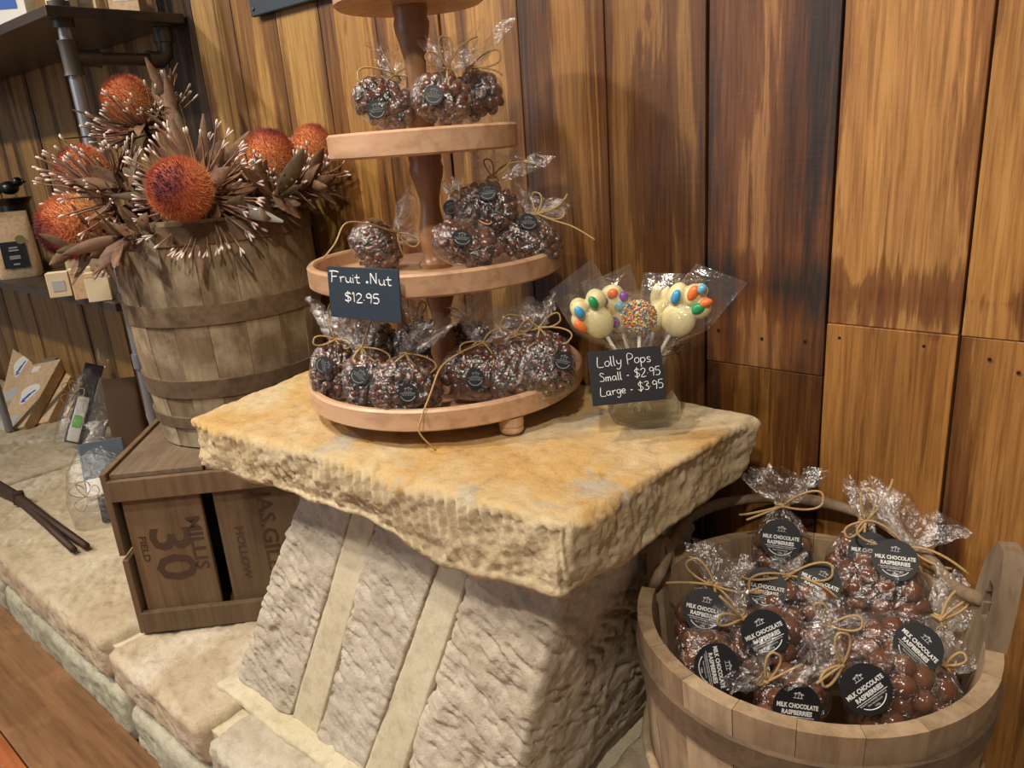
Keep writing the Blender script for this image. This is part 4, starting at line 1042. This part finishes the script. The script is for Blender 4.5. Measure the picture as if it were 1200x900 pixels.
tl, tr, bl = at(685, 413, d=dJ - .058), at(771, 405, d=dJ - .053), at(695, 476, d=dJ - .064)
Mx, w, h = board_frame(tl, tr, bl)
sg = thing('price_sign', 'black chalk sign reading Lolly Pops with two prices, leaning on the glass jar', 'price sign'); sg.matrix_world = Mx; ROOTM[sg.name] = Mx
mb = MB(); mb.box((0, 0, 0), (w, .0022, h)); obj('board', mesh_of('board', mb, M['black_slate'], bevel=.0006), sg, world=False)
mb = MB(); chalk(mb, 'Lolly Pops', w * .12, h * .70, h * .19, .0005, w * .74, .02, seed=3); chalk(mb, 'Small - $2.95', w * .13, h * .43, h * .16, .0005, w * .84, .03, seed=4); chalk(mb, 'Large - $3.95', w * .12, h * .16, h * .16, .0005, w * .87, .05, seed=5)
obj('chalk_lettering', mesh_of('chalk_lettering', mb, M['chalk']), sg, world=False)

# ================================================================== bucket
KX, KY, KZ0, KZ1 = -.270, -.222, ZL + .006, .54
bucket = thing('wooden_bucket', 'pale weathered wooden pail with bentwood handle on the stone ledge, heaped with bagged chocolates', 'bucket', (KX, KY, KZ0))
hK = KZ1 - KZ0
def kR(t): return .168 + .026 * t
EL, ER = math.radians(183), math.radians(24)
NK = 20; rk = random.Random(3)
for k in range(NK):
    am = 2 * math.pi * (k + .5) / NK; a0 = 2 * math.pi * k / NK + .0016; a1 = 2 * math.pi * (k + 1) / NK - .0016; dr = rk.uniform(-.0007, .0007)
    dL = abs((am - EL + math.pi) % (2 * math.pi) - math.pi); dR = abs((am - ER + math.pi) % (2 * math.pi) - math.pi)
    if dL < .20 or dR < .20: continue
    prof = [(kR(t / 6) + dr, hK * t / 6) for t in range(7)] + [(kR(t / 6) + dr - .017, hK * t / 6) for t in range(6, -1, -1)]
    mb = MB(); mb.cur = 0; mb.lathe(prof, 4, (KX, KY, KZ0), a0, a1); part('stave', mb, M['bucket'], bucket, smooth=True, angle=.5, bevel=0)
def ear(ac, half, rise, hole, label):
    """tall stave with a rounded top and a hole"""
    nu, nv = 16, 30; mb = MB(); V = []; idx = {}
    top = hK + rise; cells = []
    def inside(u, v):
        wtop = half * (1.0 if v < hK * .98 else math.sqrt(max(0, 1 - ((v - hK) / (rise * 1.04)) ** 2.4)) if v > hK else 1.0)
        return wtop
    for side, dr in ((0, 0), (1, -.019)):
        for j in range(nv + 1):
            v = top * j / nv
            for i in range(nu + 1):
                u = 2 * i / nu - 1; a = ac + u * inside(u, v); r = kR(v / hK) + dr + .002
                idx[(side, i, j)] = len(V); V.append((KX + r * math.cos(a), KY + r * math.sin(a), KZ0 + v))
    hv, hr = hole
    def cell_ok(i, j):
        v = top * (j + .5) / nv; u = (2 * (i + .5) / nu - 1) * inside(0, v) * kR(1); return (u / hr) ** 2 + ((v - hv) / (hr * 1.25)) ** 2 > 1
    ok = {(i, j): cell_ok(i, j) for i in range(nu) for j in range(nv)}
    Fs = []
    for (i, j), g in ok.items():
        if not g: continue
        Fs.append((idx[0, i, j], idx[0, i + 1, j], idx[0, i + 1, j + 1], idx[0, i, j + 1])); Fs.append((idx[1, i, j + 1], idx[1, i + 1, j + 1], idx[1, i + 1, j], idx[1, i, j]))
        for (di, dj, e0, e1) in ((-1, 0, (i, j), (i, j + 1)), (1, 0, (i + 1, j + 1), (i + 1, j)), (0, -1, (i + 1, j), (i, j)), (0, 1, (i, j + 1), (i + 1, j + 1))):
            if not ok.get((i + di, j + dj), False): Fs.append((idx[(0,) + e0], idx[(0,) + e1], idx[(1,) + e1], idx[(1,) + e0]))
    mb.add(V, Fs); o = part('ear_stave', mb, M['bucket_in'], bucket, smooth=True, angle=.7, weld=True, label=label)
    return o
ear(EL, .11, .046, (hK + .012, .012), 'tall stave with rounded top and handle hole'); ear(ER, .19, .105, (hK + .036, .015), 'tall stave with rounded top and handle hole')
for (t0, t1, th) in ((.805, .90, .006),):
    hoop(kR(t0) - .001, kR(t1) - .001, hK * t0, hK * t1, th, (KX, KY, KZ0), M['band'], bucket)
mb = MB(); mb.tube([(KX + (kR(.52) + .004 + .001) * math.cos(t), KY + (kR(.52) + .005) * math.sin(t), KZ0 + hK * (.52 + .05 * math.sin(t + .6))) for t in np.linspace(0, 2 * math.pi, 49)], .006, 8, False); part('hoop', mb, M['bucket'], bucket, smooth=True)
mb = MB(); mb.lathe([(0, .0), (kR(0) - .012, .0), (kR(0) - .012, .014), (0, .014)], 40, (KX, KY, KZ0), closed=False); part('base', mb, M['bucket_in'], bucket)
# bentwood handle: from the left ear over the back to the right ear's hole
pL = np.array([KX + (kR(1) + .004) * math.cos(EL), KY + (kR(1) + .004) * math.sin(EL), KZ1 + .000]); pR = np.array([KX + (kR(1) - .004) * math.cos(ER), KY + (kR(1) - .004) * math.sin(ER), KZ1 + .028])
hp = [at(738, 697, d=depth(pL) - .01), at(760, 698, d=depth(pL) + .01), at(773, 672, z=.548), at(795, 622, y=-.160), at(830, 595, y=-.085), at(890, 584, y=-.030), at(960, 588, y=-.020), at(1030, 611, y=-.022), at(1085, 650, y=-.060), at(1120, 688, y=-.105), at(1152, 704, z=.568)]
o_ = []
for i in range(len(hp) - 1):
    q0 = hp[max(i - 1, 0)]; q1 = hp[i]; q2 = hp[i + 1]; q3 = hp[min(i + 2, len(hp) - 1)]
    for t in np.linspace(0, 1, 6)[:-1]: o_.append(.5 * ((2 * q1) + (-q0 + q2) * t + (2 * q0 - 5 * q1 + 4 * q2 - q3) * t * t + (-q0 + 3 * q1 - 3 * q2 + q3) * t ** 3))
mb = MB(); mb.tube(o_ + [hp[-1]], [.0075 + .002 * math.sin(i * .7) * .4 for i in range(len(o_) + 1)], 8); part('handle', mb, M['bucket_in'], bucket, smooth=True)

GB = 'bags of chocolate raspberries in the bucket'
def rb_(label, body, tie, z, **k): return bag(label, GB, body, tie, z=z, kind='rasp', **k)
rb_('raspberry bag at the back of the bucket with topknot over the bent handle', (916, 642), (917, 592), .535, a=.040, b=.030, c=.036, flen=.045, fw=.044, fd=.016, stickers=[(915, 632, -6, 'big')], loops=[(.05, .014, -.006)], tails=[(-.055, -.014, -.01), (-.045, -.020, -.012)], seed=201)
rb_('upright raspberry bag with tall twine bow, beside the back bag in the bucket', (1003, 660), (1015, 611), .525, a=.038, b=.030, c=.038, flen=.045, fw=.034, fd=.014, stickers=[(1020, 648, -8, 'big')], loops=[(-.004, .042, -.004), (-.02, -.022, -.01)], tails=[(.018, .062, 0), (.006, -.03, -.012)], seed=202)
rb_('big raspberry bag whose twine points at the tall ear of the bucket', (1032, 694), (1064, 643), .520, a=.056, b=.034, c=.042, flen=.05, fw=.05, fd=.016, stickers=[(1049, 656, -14, 'big')], loops=[(-.058, -.006, -.012)], tails=[(.07, .008, -.004), (.05, .004, -.006)], seed=203, skew=-.5)
rb_('raspberry bag near the tall bucket ear with its sticker tilted downhill', (1042, 768), (1101, 727), .490, a=.046, b=.032, c=.044, flen=.045, fw=.040, fd=.014, stickers=[(1076, 758, -52, 'big')], loops=[(-.006, .040, -.01)], tails=[(.0, .050, -.006)], seed=204)
rb_('raspberry bag at the front rim of the bucket with its sticker tilted uphill', (1045, 815), (982, 777), .488, a=.048, b=.030, c=.044, flen=.04, fw=.044, fd=.014, stickers=[(1015, 808, 36, 'big')], loops=[(-.026, .016, -.01), (.03, .02, -.01)], tails=[(-.030, .02, -.01)], seed=205)
rb_('raspberry bag in the middle of the heap, crossed by loose twine ends', (932, 710), (925, 672), .500, a=.060, b=.034, c=.036, flen=.022, fw=.022, fd=.010, stickers=[(960, 684, -28, 'big'), (897, 690, -12, 'big')], loops=[(.05, .004, -.012), (-.05, -.004, -.012)], tails=[(-.06, .01, -.01), (.05, -.03, -.014)], seed=206)
rb_('raspberry bag below the thin ear of the bucket, twine crossing its neck', (826, 728), (838, 685), .500, a=.038, b=.028, c=.036, flen=.042, fw=.040, fd=.014, stickers=[(826, 716, -12, 'big')], loops=[(-.036, .022, -.008), (.03, -.03, -.01)], tails=[(-.056, -.014, -.012), (.05, .018, -.01)], seed=207)
rb_('raspberry bag at the bucket rim with its sticker turned on end', (832, 775), (884, 792), .492, a=.036, b=.028, c=.042, flen=.034, fw=.036, fd=.014, stickers=[(840, 782, -82, 'big')], loops=[(.03, .026, -.012)], tails=[(.0, -.05, -.012)], seed=208)
rb_('raspberry bag under bright crinkled film in the centre of the heap', (895, 752), (866, 722), .505, a=.044, b=.034, c=.036, flen=.026, fw=.030, fd=.014, stickers=[(896, 742, 25, 'big')], loops=[(-.02, .022, -.01), (.02, -.02, -.01)], tails=[(.0, .04, -.008), (.024, -.05, -.012)], seed=209)
rb_('raspberry bag squeezed against the front rim, mostly under crumpled film', (925, 822), (895, 796), .470, a=.044, b=.030, c=.036, flen=.030, fw=.036, fd=.014, stickers=[(934, 830, -8, 'big')], loops=[(.03, .016, -.01)], tails=[(.04, -.012, -.012)], seed=210)
rb_('raspberry bag sunk low by the side wall with an empty film top', (1085, 812), (1108, 780), .465, a=.034, b=.028, c=.036, flen=.030, fw=.034, fd=.016, seed=211, loops=[(.01, .02, -.01)])
rb_('raspberry bag deep in the heap beneath the middle ones', (960, 765), (972, 735), .478, a=.044, b=.028, c=.034, flen=.03, fw=.04, fd=.016, seed=212, loops=[(.03, .02, -.01), (-.02, .02, -.01)])
rb_('raspberry bag low down at the back showing between its neighbours', (985, 735), (970, 700), .470, a=.046, b=.030, c=.036, flen=.03, fw=.035, fd=.014, seed=213, loops=[(.02, .02, -.01)])

# ================================================================== pipe shelf and goods
shelf = thing('pipe_shelf', 'black board shelf unit on gunmetal pipe legs against the plank wall', 'shelf', (-1.865, -.25, ZL))
XE = -1.822
for z0, z1 in ((1.386, 1.407), (.770, .790)):
    mb = MB(); mb.box((-4.3, -.302, z0), (XE, -.006, z1)); part('shelf_board', mb, M['shelf'], shelf, bevel=.002)
for px in (-1.868, -3.15):
    mb = MB(); mb.tube([(px, -.256, ZL + .004), (px, -.256, .758)], .0135, 16); mb.tube([(px, -.256, .802), (px, -.256, 1.374)], .0135, 16); mb.tube([(px, -.256, 1.419), (px, -.256, 1.9)], .0135, 16); part('pipe_post', mb, M['pipe'], shelf, smooth=True, angle=.6)
    for zz in (1.312, .70):
        if zz == .70:
            mb = MB(); mb.tube([(px, -.256, .62), (px, -.256, .655)], .018, 14); part('coupling', mb, M['pipe'], shelf, smooth=True, angle=.6); continue
        mb = MB(); mb.tube([(px, -.256, zz - .035), (px, -.256, zz - .026), (px, -.256, zz + .026), (px, -.256, zz + .035)], [.0205, .0185, .0185, .0205], 16); mb.tube([(px, -.256, zz), (px, -.205, zz), (px, -.198, zz)], [.0175, .0175, .0200], 16); part('pipe_tee', mb, M['fitting'], shelf, smooth=True, angle=.6)
        mb = MB(); mb.tube([(px, -.2, zz), (px, -.075, zz)], .0135, 16); part('bracket_pipe', mb, M['fitting'], shelf, smooth=True, angle=.6)
        mb = MB(); mb.tube([(px, -.09, zz), (px, -.06, zz), (px, -.045, zz + .012), (px, -.042, zz + .04)], [.020, .0185, .0185, .0185], 14); mb.lathe([(0, 0), (.022, 0), (.022, .03), (.032, .032), (.032, .036), (0, .036)], 18, (px, -.042, 1.35), closed=False); part('pipe_elbow', mb, M['fitting'], shelf, smooth=True, angle=.6)
    for zb_, zt_ in ((.755, .770), (1.371, 1.386), (.790, .805), (1.407, 1.422)):
        mb = MB(); mb.lathe([(0, 0), (.022, 0), (.022, zt_ - zb_), (0, zt_ - zb_)], 18, (px, -.256, zb_), closed=False); part('flange', mb, M['fitting'], shelf, smooth=True, angle=.6)

M['kraft'] = mat_wood('kraft_card', srgb(224, 196, 158), srgb(214, 184, 146), None, rough=.75, bump=.03, stretch=1)
M['cream'] = flat('cream_paper', srgb(232, 216, 180), .65)
M['white'] = flat('white_paper', srgb(234, 232, 226), .6)
M['blue'] = flat('blue_print', srgb(46, 96, 190), .55)
M['greyprint'] = flat('pale_grey_print', srgb(186, 190, 192), .6)
M['navy'] = flat('navy_label', srgb(30, 38, 46), .5)
M['green'] = flat('green_print', srgb(120, 210, 90), .6)
M['greycard'] = flat('grey_card', srgb(120, 114, 106), .8)
M['tealfabric'] = flat('slate_grey_cloth', srgb(84, 96, 106), .9)
M['mint'] = flat('mint_cloth', srgb(96, 190, 140), .9)
M['darkfabric'] = flat('dark_charcoal_cloth', srgb(48, 46, 50), .9)
M['rust'] = flat('rust_orange_card', srgb(82, 58, 36), .7)


def pouch(label, base, w, h, d, yaw, mat, lab, seed):
    """stand-up paper pouch with folded top seal"""
    Rm = Matrix.Rotation(yaw, 4, 'Z'); t = thing('paper_pouch', label, 'paper pouch', base, None, Rm); n = 10; V = []; rings = []
    for z, hw, hd in ((0, .47, .5), (.03, .5, .52), (.3, .5, .46), (.6, .49, .3), (.82, .475, .12), (.92, .47, .03), (1, .465, .02)):
        o = len(V)
        for k in range(24):
            a = 2 * math.pi * k / 24; ct, st = math.cos(a), math.sin(a); V.append((w * hw * math.copysign(abs(ct) ** .35, ct), d * hd * math.copysign(abs(st) ** .6, st), h * z))
        rings.append(o)
    fs = [(rings[i] + k, rings[i] + (k + 1) % 24, rings[i + 1] + (k + 1) % 24, rings[i + 1] + k) for i in range(len(rings) - 1) for k in range(24)] + [tuple(range(23, -1, -1)), tuple(rings[-1] + k for k in range(24))]
    mb = MB(); mb.add(V, fs); obj('pouch_body', mesh_of('pouch_body', mb, mat, smooth=True, angle=.9), t, world=False)
    if lab:
        y = lambda z: -d * (.52 - .22 * max(0, (z / h - .3) / .3) * .8) - .003
        mb = MB(); z0, z1 = h * .16, h * .56; x0, x1 = -w * .28, w * .28
        mb.hexa([(x0, y(z0), z0), (x1, y(z0), z0), (x1, y(z0) + .002, z0), (x0, y(z0) + .002, z0), (x0, y(z1), z1), (x1, y(z1), z1), (x1, y(z1) + .002, z1), (x0, y(z1) + .002, z1)])
        lb = obj('label_panel', mesh_of('label_panel', mb, M['navy']), t, world=False)
        mb = MB()
        for k, (zz, ww) in enumerate(((.47, .16), (.43, .18), (.34, .2), (.31, .2), (.22, .12))):
            z = h * zz; mb.box((-w * ww * .6, y(z) - .0012, z - .0022), (w * ww * .6, y(z) - .0004, z + .0022))
        obj('label_print', mesh_of('label_print', mb, M['greyprint']), lb, world=False)
        mb = MB(); mb.lathe([(0, -.001), (.013, -.001), (.013, .001), (0, .001)], 20); me = mesh_of('round_seal', mb, flat('sage_seal', srgb(150, 146, 104), .7)); me.transform(Matrix.Translation((w * .2, y(z1) - .002, z1 + .004)) @ Matrix.Rotation(math.pi / 2, 4, 'X')); obj('round_seal', me, t, world=False)
    return t
yawc = math.radians(58)
q = at(22, 325, z=.7902); pouch('kraft paper pouch with navy label on the lower shelf, nearest the frame edge', (q[0], q[1] + .01, .7905), .115, .19, .07, yawc + .15, M['kraft'], True, 1)
q = at(66, 322, z=.7902); pouch('kraft paper pouch standing behind the labelled one on the lower shelf', (q[0] + .02, -.09, .7905), .11, .19, .06, yawc, M['kraft'], False, 2)
def card_box(label, c, size, yaw, mat, cat='box', name='card_box', R=None, group=None):
    Rm = R if R is not None else Matrix.Rotation(yaw, 4, 'Z'); t = thing(name, label, cat, c, group, Rm); w, d, h = size
    mb = MB(); mb.box((-w / 2, -d / 2, 0), (w / 2, d / 2, h)); obj('box_body', mesh_of('box_body', mb, mat, bevel=.0015), t, world=False); return t
q = at(74, 347, z=.7902); t = card_box('small cream packet on the lower shelf under the drooping flowers', (q[0], q[1], .7905), (.05, .03, .06), yawc, M['cream'])
mb = MB(); mb.box((-.014, -.0165, .015), (.014, -.015, .04)); obj('packet_label', mesh_of('packet_label', mb, M['greyprint']), t, world=False)
q = at(96, 350, z=.7902); t = card_box('kraft packet between the two cream packets on the lower shelf', (q[0], q[1] + .01, .7905), (.045, .035, .07), yawc + .2, M['kraft'])
mb = MB(); mb.box((-.0235, -.0185, .062), (.0235, .0185, .0715)); obj('packet_lid', mesh_of('packet_lid', mb, M['cream']), t, world=False)
q = at(120, 352, z=.7902); t = card_box('cream packet nearest the pipe post on the lower shelf', (q[0], q[1], .7905), (.05, .03, .065), yawc, M['cream'])
mb = MB(); mb.box((-.026, -.016, .058), (.026, .016, .0665)); obj('packet_lid', mesh_of('packet_lid', mb, M['kraft']), t, world=False)
# black bird ornament standing on the far pouch side of the shelf
q = at(14, 232, d=2.35); bz = .7902
t = thing('bird_ornament', 'glossy black bird ornament on a tall plinth at the edge of the lower shelf', 'ornament', (q[0], q[1], bz))
H_ = float(q[2]) - bz
mb = MB(); mb.lathe([(0, 0), (.06, 0), (.055, .02), (.04, .04), (.04, H_ - .02), (.055, H_), (0, H_)], 20, (q[0], q[1], bz), closed=False); part('plinth', mb, M['black'], t, smooth=True, angle=.6)
mb = MB(); cb = np.array([q[0], q[1], q[2] + .03]); xx = np.array([CR[0], CR[1], 0]); mb.sphere(cb, (.034, .026, .020), 16, 10); mb.sphere(cb + xx * .030 + np.array([0, 0, .016]), (.016, .015, .014), 12, 8); mb.tube([cb + xx * .042 + np.array([0, 0, .017]), cb + xx * .056 + np.array([0, 0, .014])], [.007, .001], 6); mb.tube([cb - xx * .03, cb - xx * .075 + np.array([0, 0, .012])], [.018, .006], 8)
part('bird_figure', mb, M['black'], t, smooth=True)
# things on the top shelf, cut by the top of the frame
for (px, w, h, mat, lab, kind) in ((20, .10, .16, 'white', 'white packet with a blue mark on the top shelf', 1), (88, .05, .14, 'cream', 'narrow cream packet on the top shelf next to the pipe post', 0), (105, .06, .14, 'cream', 'cream packet further along the top shelf behind the pipe post', 0), (140, .07, .15, 'kraft', 'kraft pouch on the top shelf nearest the wall', 0), (-14, .08, .2, 'greycard', 'grey packet on the top shelf partly out of frame', 0)):
    xw = {20: -2.16, 88: -1.99, 105: -2.0, 140: -1.95, -14: -2.30}[px]; yw = {20: -.25, 88: -.2, 105: -.14, 140: -.07, -14: -.25}[px]
    t = card_box(lab, (xw, yw, 1.4074), (w, .045, h), yawc - .3, M[mat])
    mb = MB(); mb.box((-w * .3, -.0235, h * .25), (w * .3, -.0222, h * .7)); obj('packet_label', mesh_of('packet_label', mb, M['blue' if kind else 'white']), t, world=False)

# kraft boxes with blue print, leaning in two stacks
def gift_box(label, lo, hi, width, thick, deptho, seed, printed=True, roll=0.0):
    """leaning flat box: centre-line pixel at its foot and at its top, on the ledge"""
    f0 = at(*lo, z=ZL + .004); dd = depth(f0); t0 = at(*hi, d=dd + deptho); u = t0 - f0; L = np.linalg.norm(u); u = u / L
    x = CR * .93 + CDn * .25 - CF * .62; x = nrm(x - u * (x @ u)); yv = np.cross(u, x)
    Rm = Matrix(((x[0], yv[0], u[0], 0), (x[1], yv[1], u[1], 0), (x[2], yv[2], u[2], 0), (0, 0, 0, 1)))
    t = thing('gift_box', label, 'box', f0, 'kraft gift boxes on the ledge', Rm); w = width
    mb = MB(); mb.box((-w / 2, 0, 0), (w / 2, thick, L)); obj('box_body', mesh_of('box_body', mb, M['kraft'], bevel=.002), t, world=False)
    mb = MB(); mb.box((-w * .22, thick * .2, L), (w * .22, thick * .8, L + .028)); obj('top_flap', mesh_of('top_flap', mb, M['greycard'], bevel=.001), t, world=False)
    if printed:
        zc = L * .50; mb = MB(); P = [(-w * .10, 0, zc - L * .14), (w * .02, 0, zc - L * .14)] + [(w * (.03 + .30 * math.cos(a)), 0, zc + L * .06 + L * .09 * math.sin(a)) for a in np.linspace(-.15, math.pi + .1, 10)]
        n = len(P); mb.add([(p[0], -.0008, p[2]) for p in P] + [(p[0], .0003, p[2]) for p in P], [tuple(range(n))] + [(i, (i + 1) % n, n + (i + 1) % n, n + i) for i in range(n)]); wd = obj('fan_print', mesh_of('fan_print', mb, M['white']), t, world=False)
        mb = MB()
        for (ax, az, s, r) in ((-.02, -.06, .055, .3), (.05, -.02, .07, .8), (.16, .03, .045, .6), (-.03, -.10, .05, 0)):
            M3 = np.array([[math.cos(r), 0, -math.sin(r)], [0, 1, 0], [math.sin(r), 0, math.cos(r)]]); mb.sphere((w * ax, -.0008, zc + L * az * 1.0), (w * s * 1.7, .0006, w * s * .8), 10, 5, M3)
        obj('blue_mark', mesh_of('blue_mark', mb, M['blue']), wd, world=False)
        mb = MB(); mb.box((-w * .36, -.001, L * .86), (-w * .10, .0002, L * .95)); obj('small_sticker', mesh_of('small_sticker', mb, M['white']), t, world=False)
        mb = MB(); mb.box((-w * .46, -.001, L * .03), (w * .12, .0002, L * .20)); obj('address_sticker', mesh_of('address_sticker', mb, M['greyprint']), t, world=False)
    return t
gift_box('kraft box with a blue fan print leaning at the front of the ledge stack', (10, 503), (54, 424), .15, .04, .19, 1)
gift_box('kraft box stood just behind the front printed box', (40, 497), (80, 420), .13, .036, .20, 2, False)
gift_box('kraft box third from the front in the ledge stack', (62, 490), (100, 416), .13, .036, .21, 3, False)
gift_box('taller kraft box with blue fan print behind the front stack', (14, 470), (32, 392), .15, .042, .20, 4)
gift_box('plain kraft box behind the taller printed one', (40, 464), (58, 392), .13, .04, .21, 5, False)

# two cellophane gift packs
def pack_film(t, pts, off=.01):
    pass
def gift_pack(label, lo, hi, width, thick, deptho, seed, mats, twine):
    f0 = at(*lo, z=ZL + .006); dd = depth(f0); t0 = at(*hi, d=dd + deptho); u = t0 - f0; L = np.linalg.norm(u); u = u / L
    nf = nrm(CAM - f0); nf = nrm(nf - u * (nf @ u)); yv = -nf; x = np.cross(yv, u)
    Rm = Matrix(((x[0], yv[0], u[0], 0), (x[1], yv[1], u[1], 0), (x[2], yv[2], u[2], 0), (0, 0, 0, 1)))
    t = thing('gift_pack', label, 'gift pack', f0, None, Rm); w = width
    for (nm, mk, x0, x1, z0, z1, y0, y1) in mats:
        mb = MB(); mb.box((x0 * w, y0 * thick, z0 * L), (x1 * w, y1 * thick, z1 * L)); obj(nm, mesh_of(nm, mb, M[mk], bevel=.004), t, world=False)
    n = 28; prof = [(0, .42, .5), (.04, .55, .7), (.3, .58, .75), (.6, .52, .6), (.8, .36, .4), (.92, .18, .2), (1.0, .10, .08), (1.1, .2, .08)]; V = []
    for z, a, b in prof:
        for k in range(n):
            tt = 2 * math.pi * k / n; ct, st = math.cos(tt), math.sin(tt); V.append((w * a * math.copysign(abs(ct) ** .7, ct), thick * (.5 + b * math.copysign(abs(st) ** .7, st)), L * z))
    V = np.array(V); V[:, 0] += .012 * fbm(V, 25, 2, seed); V[:, 1] += .012 * fbm(V, 25, 2, seed + 5)
    mb = MB(); mb.add(V, [(i * n + k, i * n + (k + 1) % n, (i + 1) * n + (k + 1) % n, (i + 1) * n + k) for i in range(len(prof) - 1) for k in range(n)]); obj('cellophane', mesh_of('cellophane', mb, M['film'], smooth=True), t, world=False)
    mb = MB(); c = np.array(twine) * np.array([w, thick, L])
    for (dx, dz) in ((-.03, .03), (-.025, -.03), (.03, .015), (-.005, .04)):
        e = np.array([dx, -.012, dz]); s = np.array([-dz, 0, dx]) * .5; mb.tube(bez(c, c + e * .6 + s, c + e * 1.2 + s, c + e, 8) + bez(c + e, c + e - s, c + e * .4 - s, c, 8)[1:], .0014, 5)
    obj('twine_bow', mesh_of('twine_bow', mb, M['twine'], smooth=True), t, world=False)
    return t
gift_pack('tall cellophane gift pack with green and white tag beside the kraft boxes', (92, 530), (122, 418), .15, .07, .10, 7,
          [('dark_cloth', 'darkfabric', -.34, .05, .10, .92, .3, .8), ('brown_card', 'greycard', .02, .42, .02, .80, .25, .85), ('paper_tag', 'white', -.30, -.06, .10, .56, .14, .2), ('tag_print', 'green', -.27, -.10, .24, .36, .10, .15)], (-.40, -.1, .55))
gift_pack('squat cellophane gift pack with slate and mint cloth beside the wooden crate', (134, 612), (112, 500), .17, .09, .05, 8,
          [('slate_cloth', 'tealfabric', -.30, .34, .42, .86, .1, .8), ('white_card', 'white', -.28, .10, .30, .48, .06, .7), ('dark_tin', 'darkfabric', -.16, .18, .04, .34, .1, .8), ('mint_cloth', 'mint', .18, .42, .06, .44, .15, .8)], (-.30, -.1, .30))
t = card_box('brown card lid propped behind the squat gift pack', at(150, 520, z=ZL + .006) + np.array([.03, .06, 0]), (.14, .09, .085), math.radians(35), M['greycard'])
mb = MB(); mb.box((-.072, -.047, .078), (.072, .047, .088)); obj('box_rim', mesh_of('box_rim', mb, M['kraft'], bevel=.002), t, world=False)
pouch('rumpled rust brown paper bag standing by the wall beneath the shelf', (-2.50, -.085, ZL + .006), .11, .25, .07, math.radians(50), M['rust'], False, 9)

# fire tongs on the ledge
tg = thing('fire_tongs', 'rusty iron fire tongs lying on the stone ledge', 'tongs', at(60, 610, z=ZL + .02))
zt_ = ZL + .022
pv = at(22, 584, z=zt_); 
for nm, e in (('arm', (101, 640)), ('arm', (86, 644))):
    p1 = at(*e, z=zt_ - .004); p0 = at(-40, 545 if e[0] > 95 else 556, z=zt_); mb = MB(); mb.tube([p0, pv + np.array([0, 0, .004 if e[0] > 95 else -.004]), (pv * .5 + p1 * .5), p1], [.012, .013, .010, .009], 8); part('arm', mb, M['iron'], tg, smooth=True)
mb = MB(); mb.lathe([(0, -.014), (.016, -.014), (.016, .018), (0, .02)], 14, tuple(pv), closed=False); part('pivot', mb, M['iron'], tg, smooth=True, angle=.6)

# dark wall sign cut by the top of the frame
t = thing('wall_sign', 'dark slate sign board screwed to the plank wall above the stand', 'sign', (-1.2, 0, 1.36))
mb = MB(); mb.box((-1.535, -.016, 1.358), (-.95, -.004, 1.75)); part('board', mb, M['slate'], t, bevel=.002)
for x in (-1.522, -.963):
    mb = MB(); mb.lathe([(0, 0), (.005, 0), (.004, .003), (0, .004)], 12); me = mesh_of('screw', mb, M['fitting'], smooth=True); me.transform(Matrix.Translation((x, -.0155, 1.372)) @ Matrix.Rotation(math.pi / 2, 4, 'X')); obj('screw', me, t)
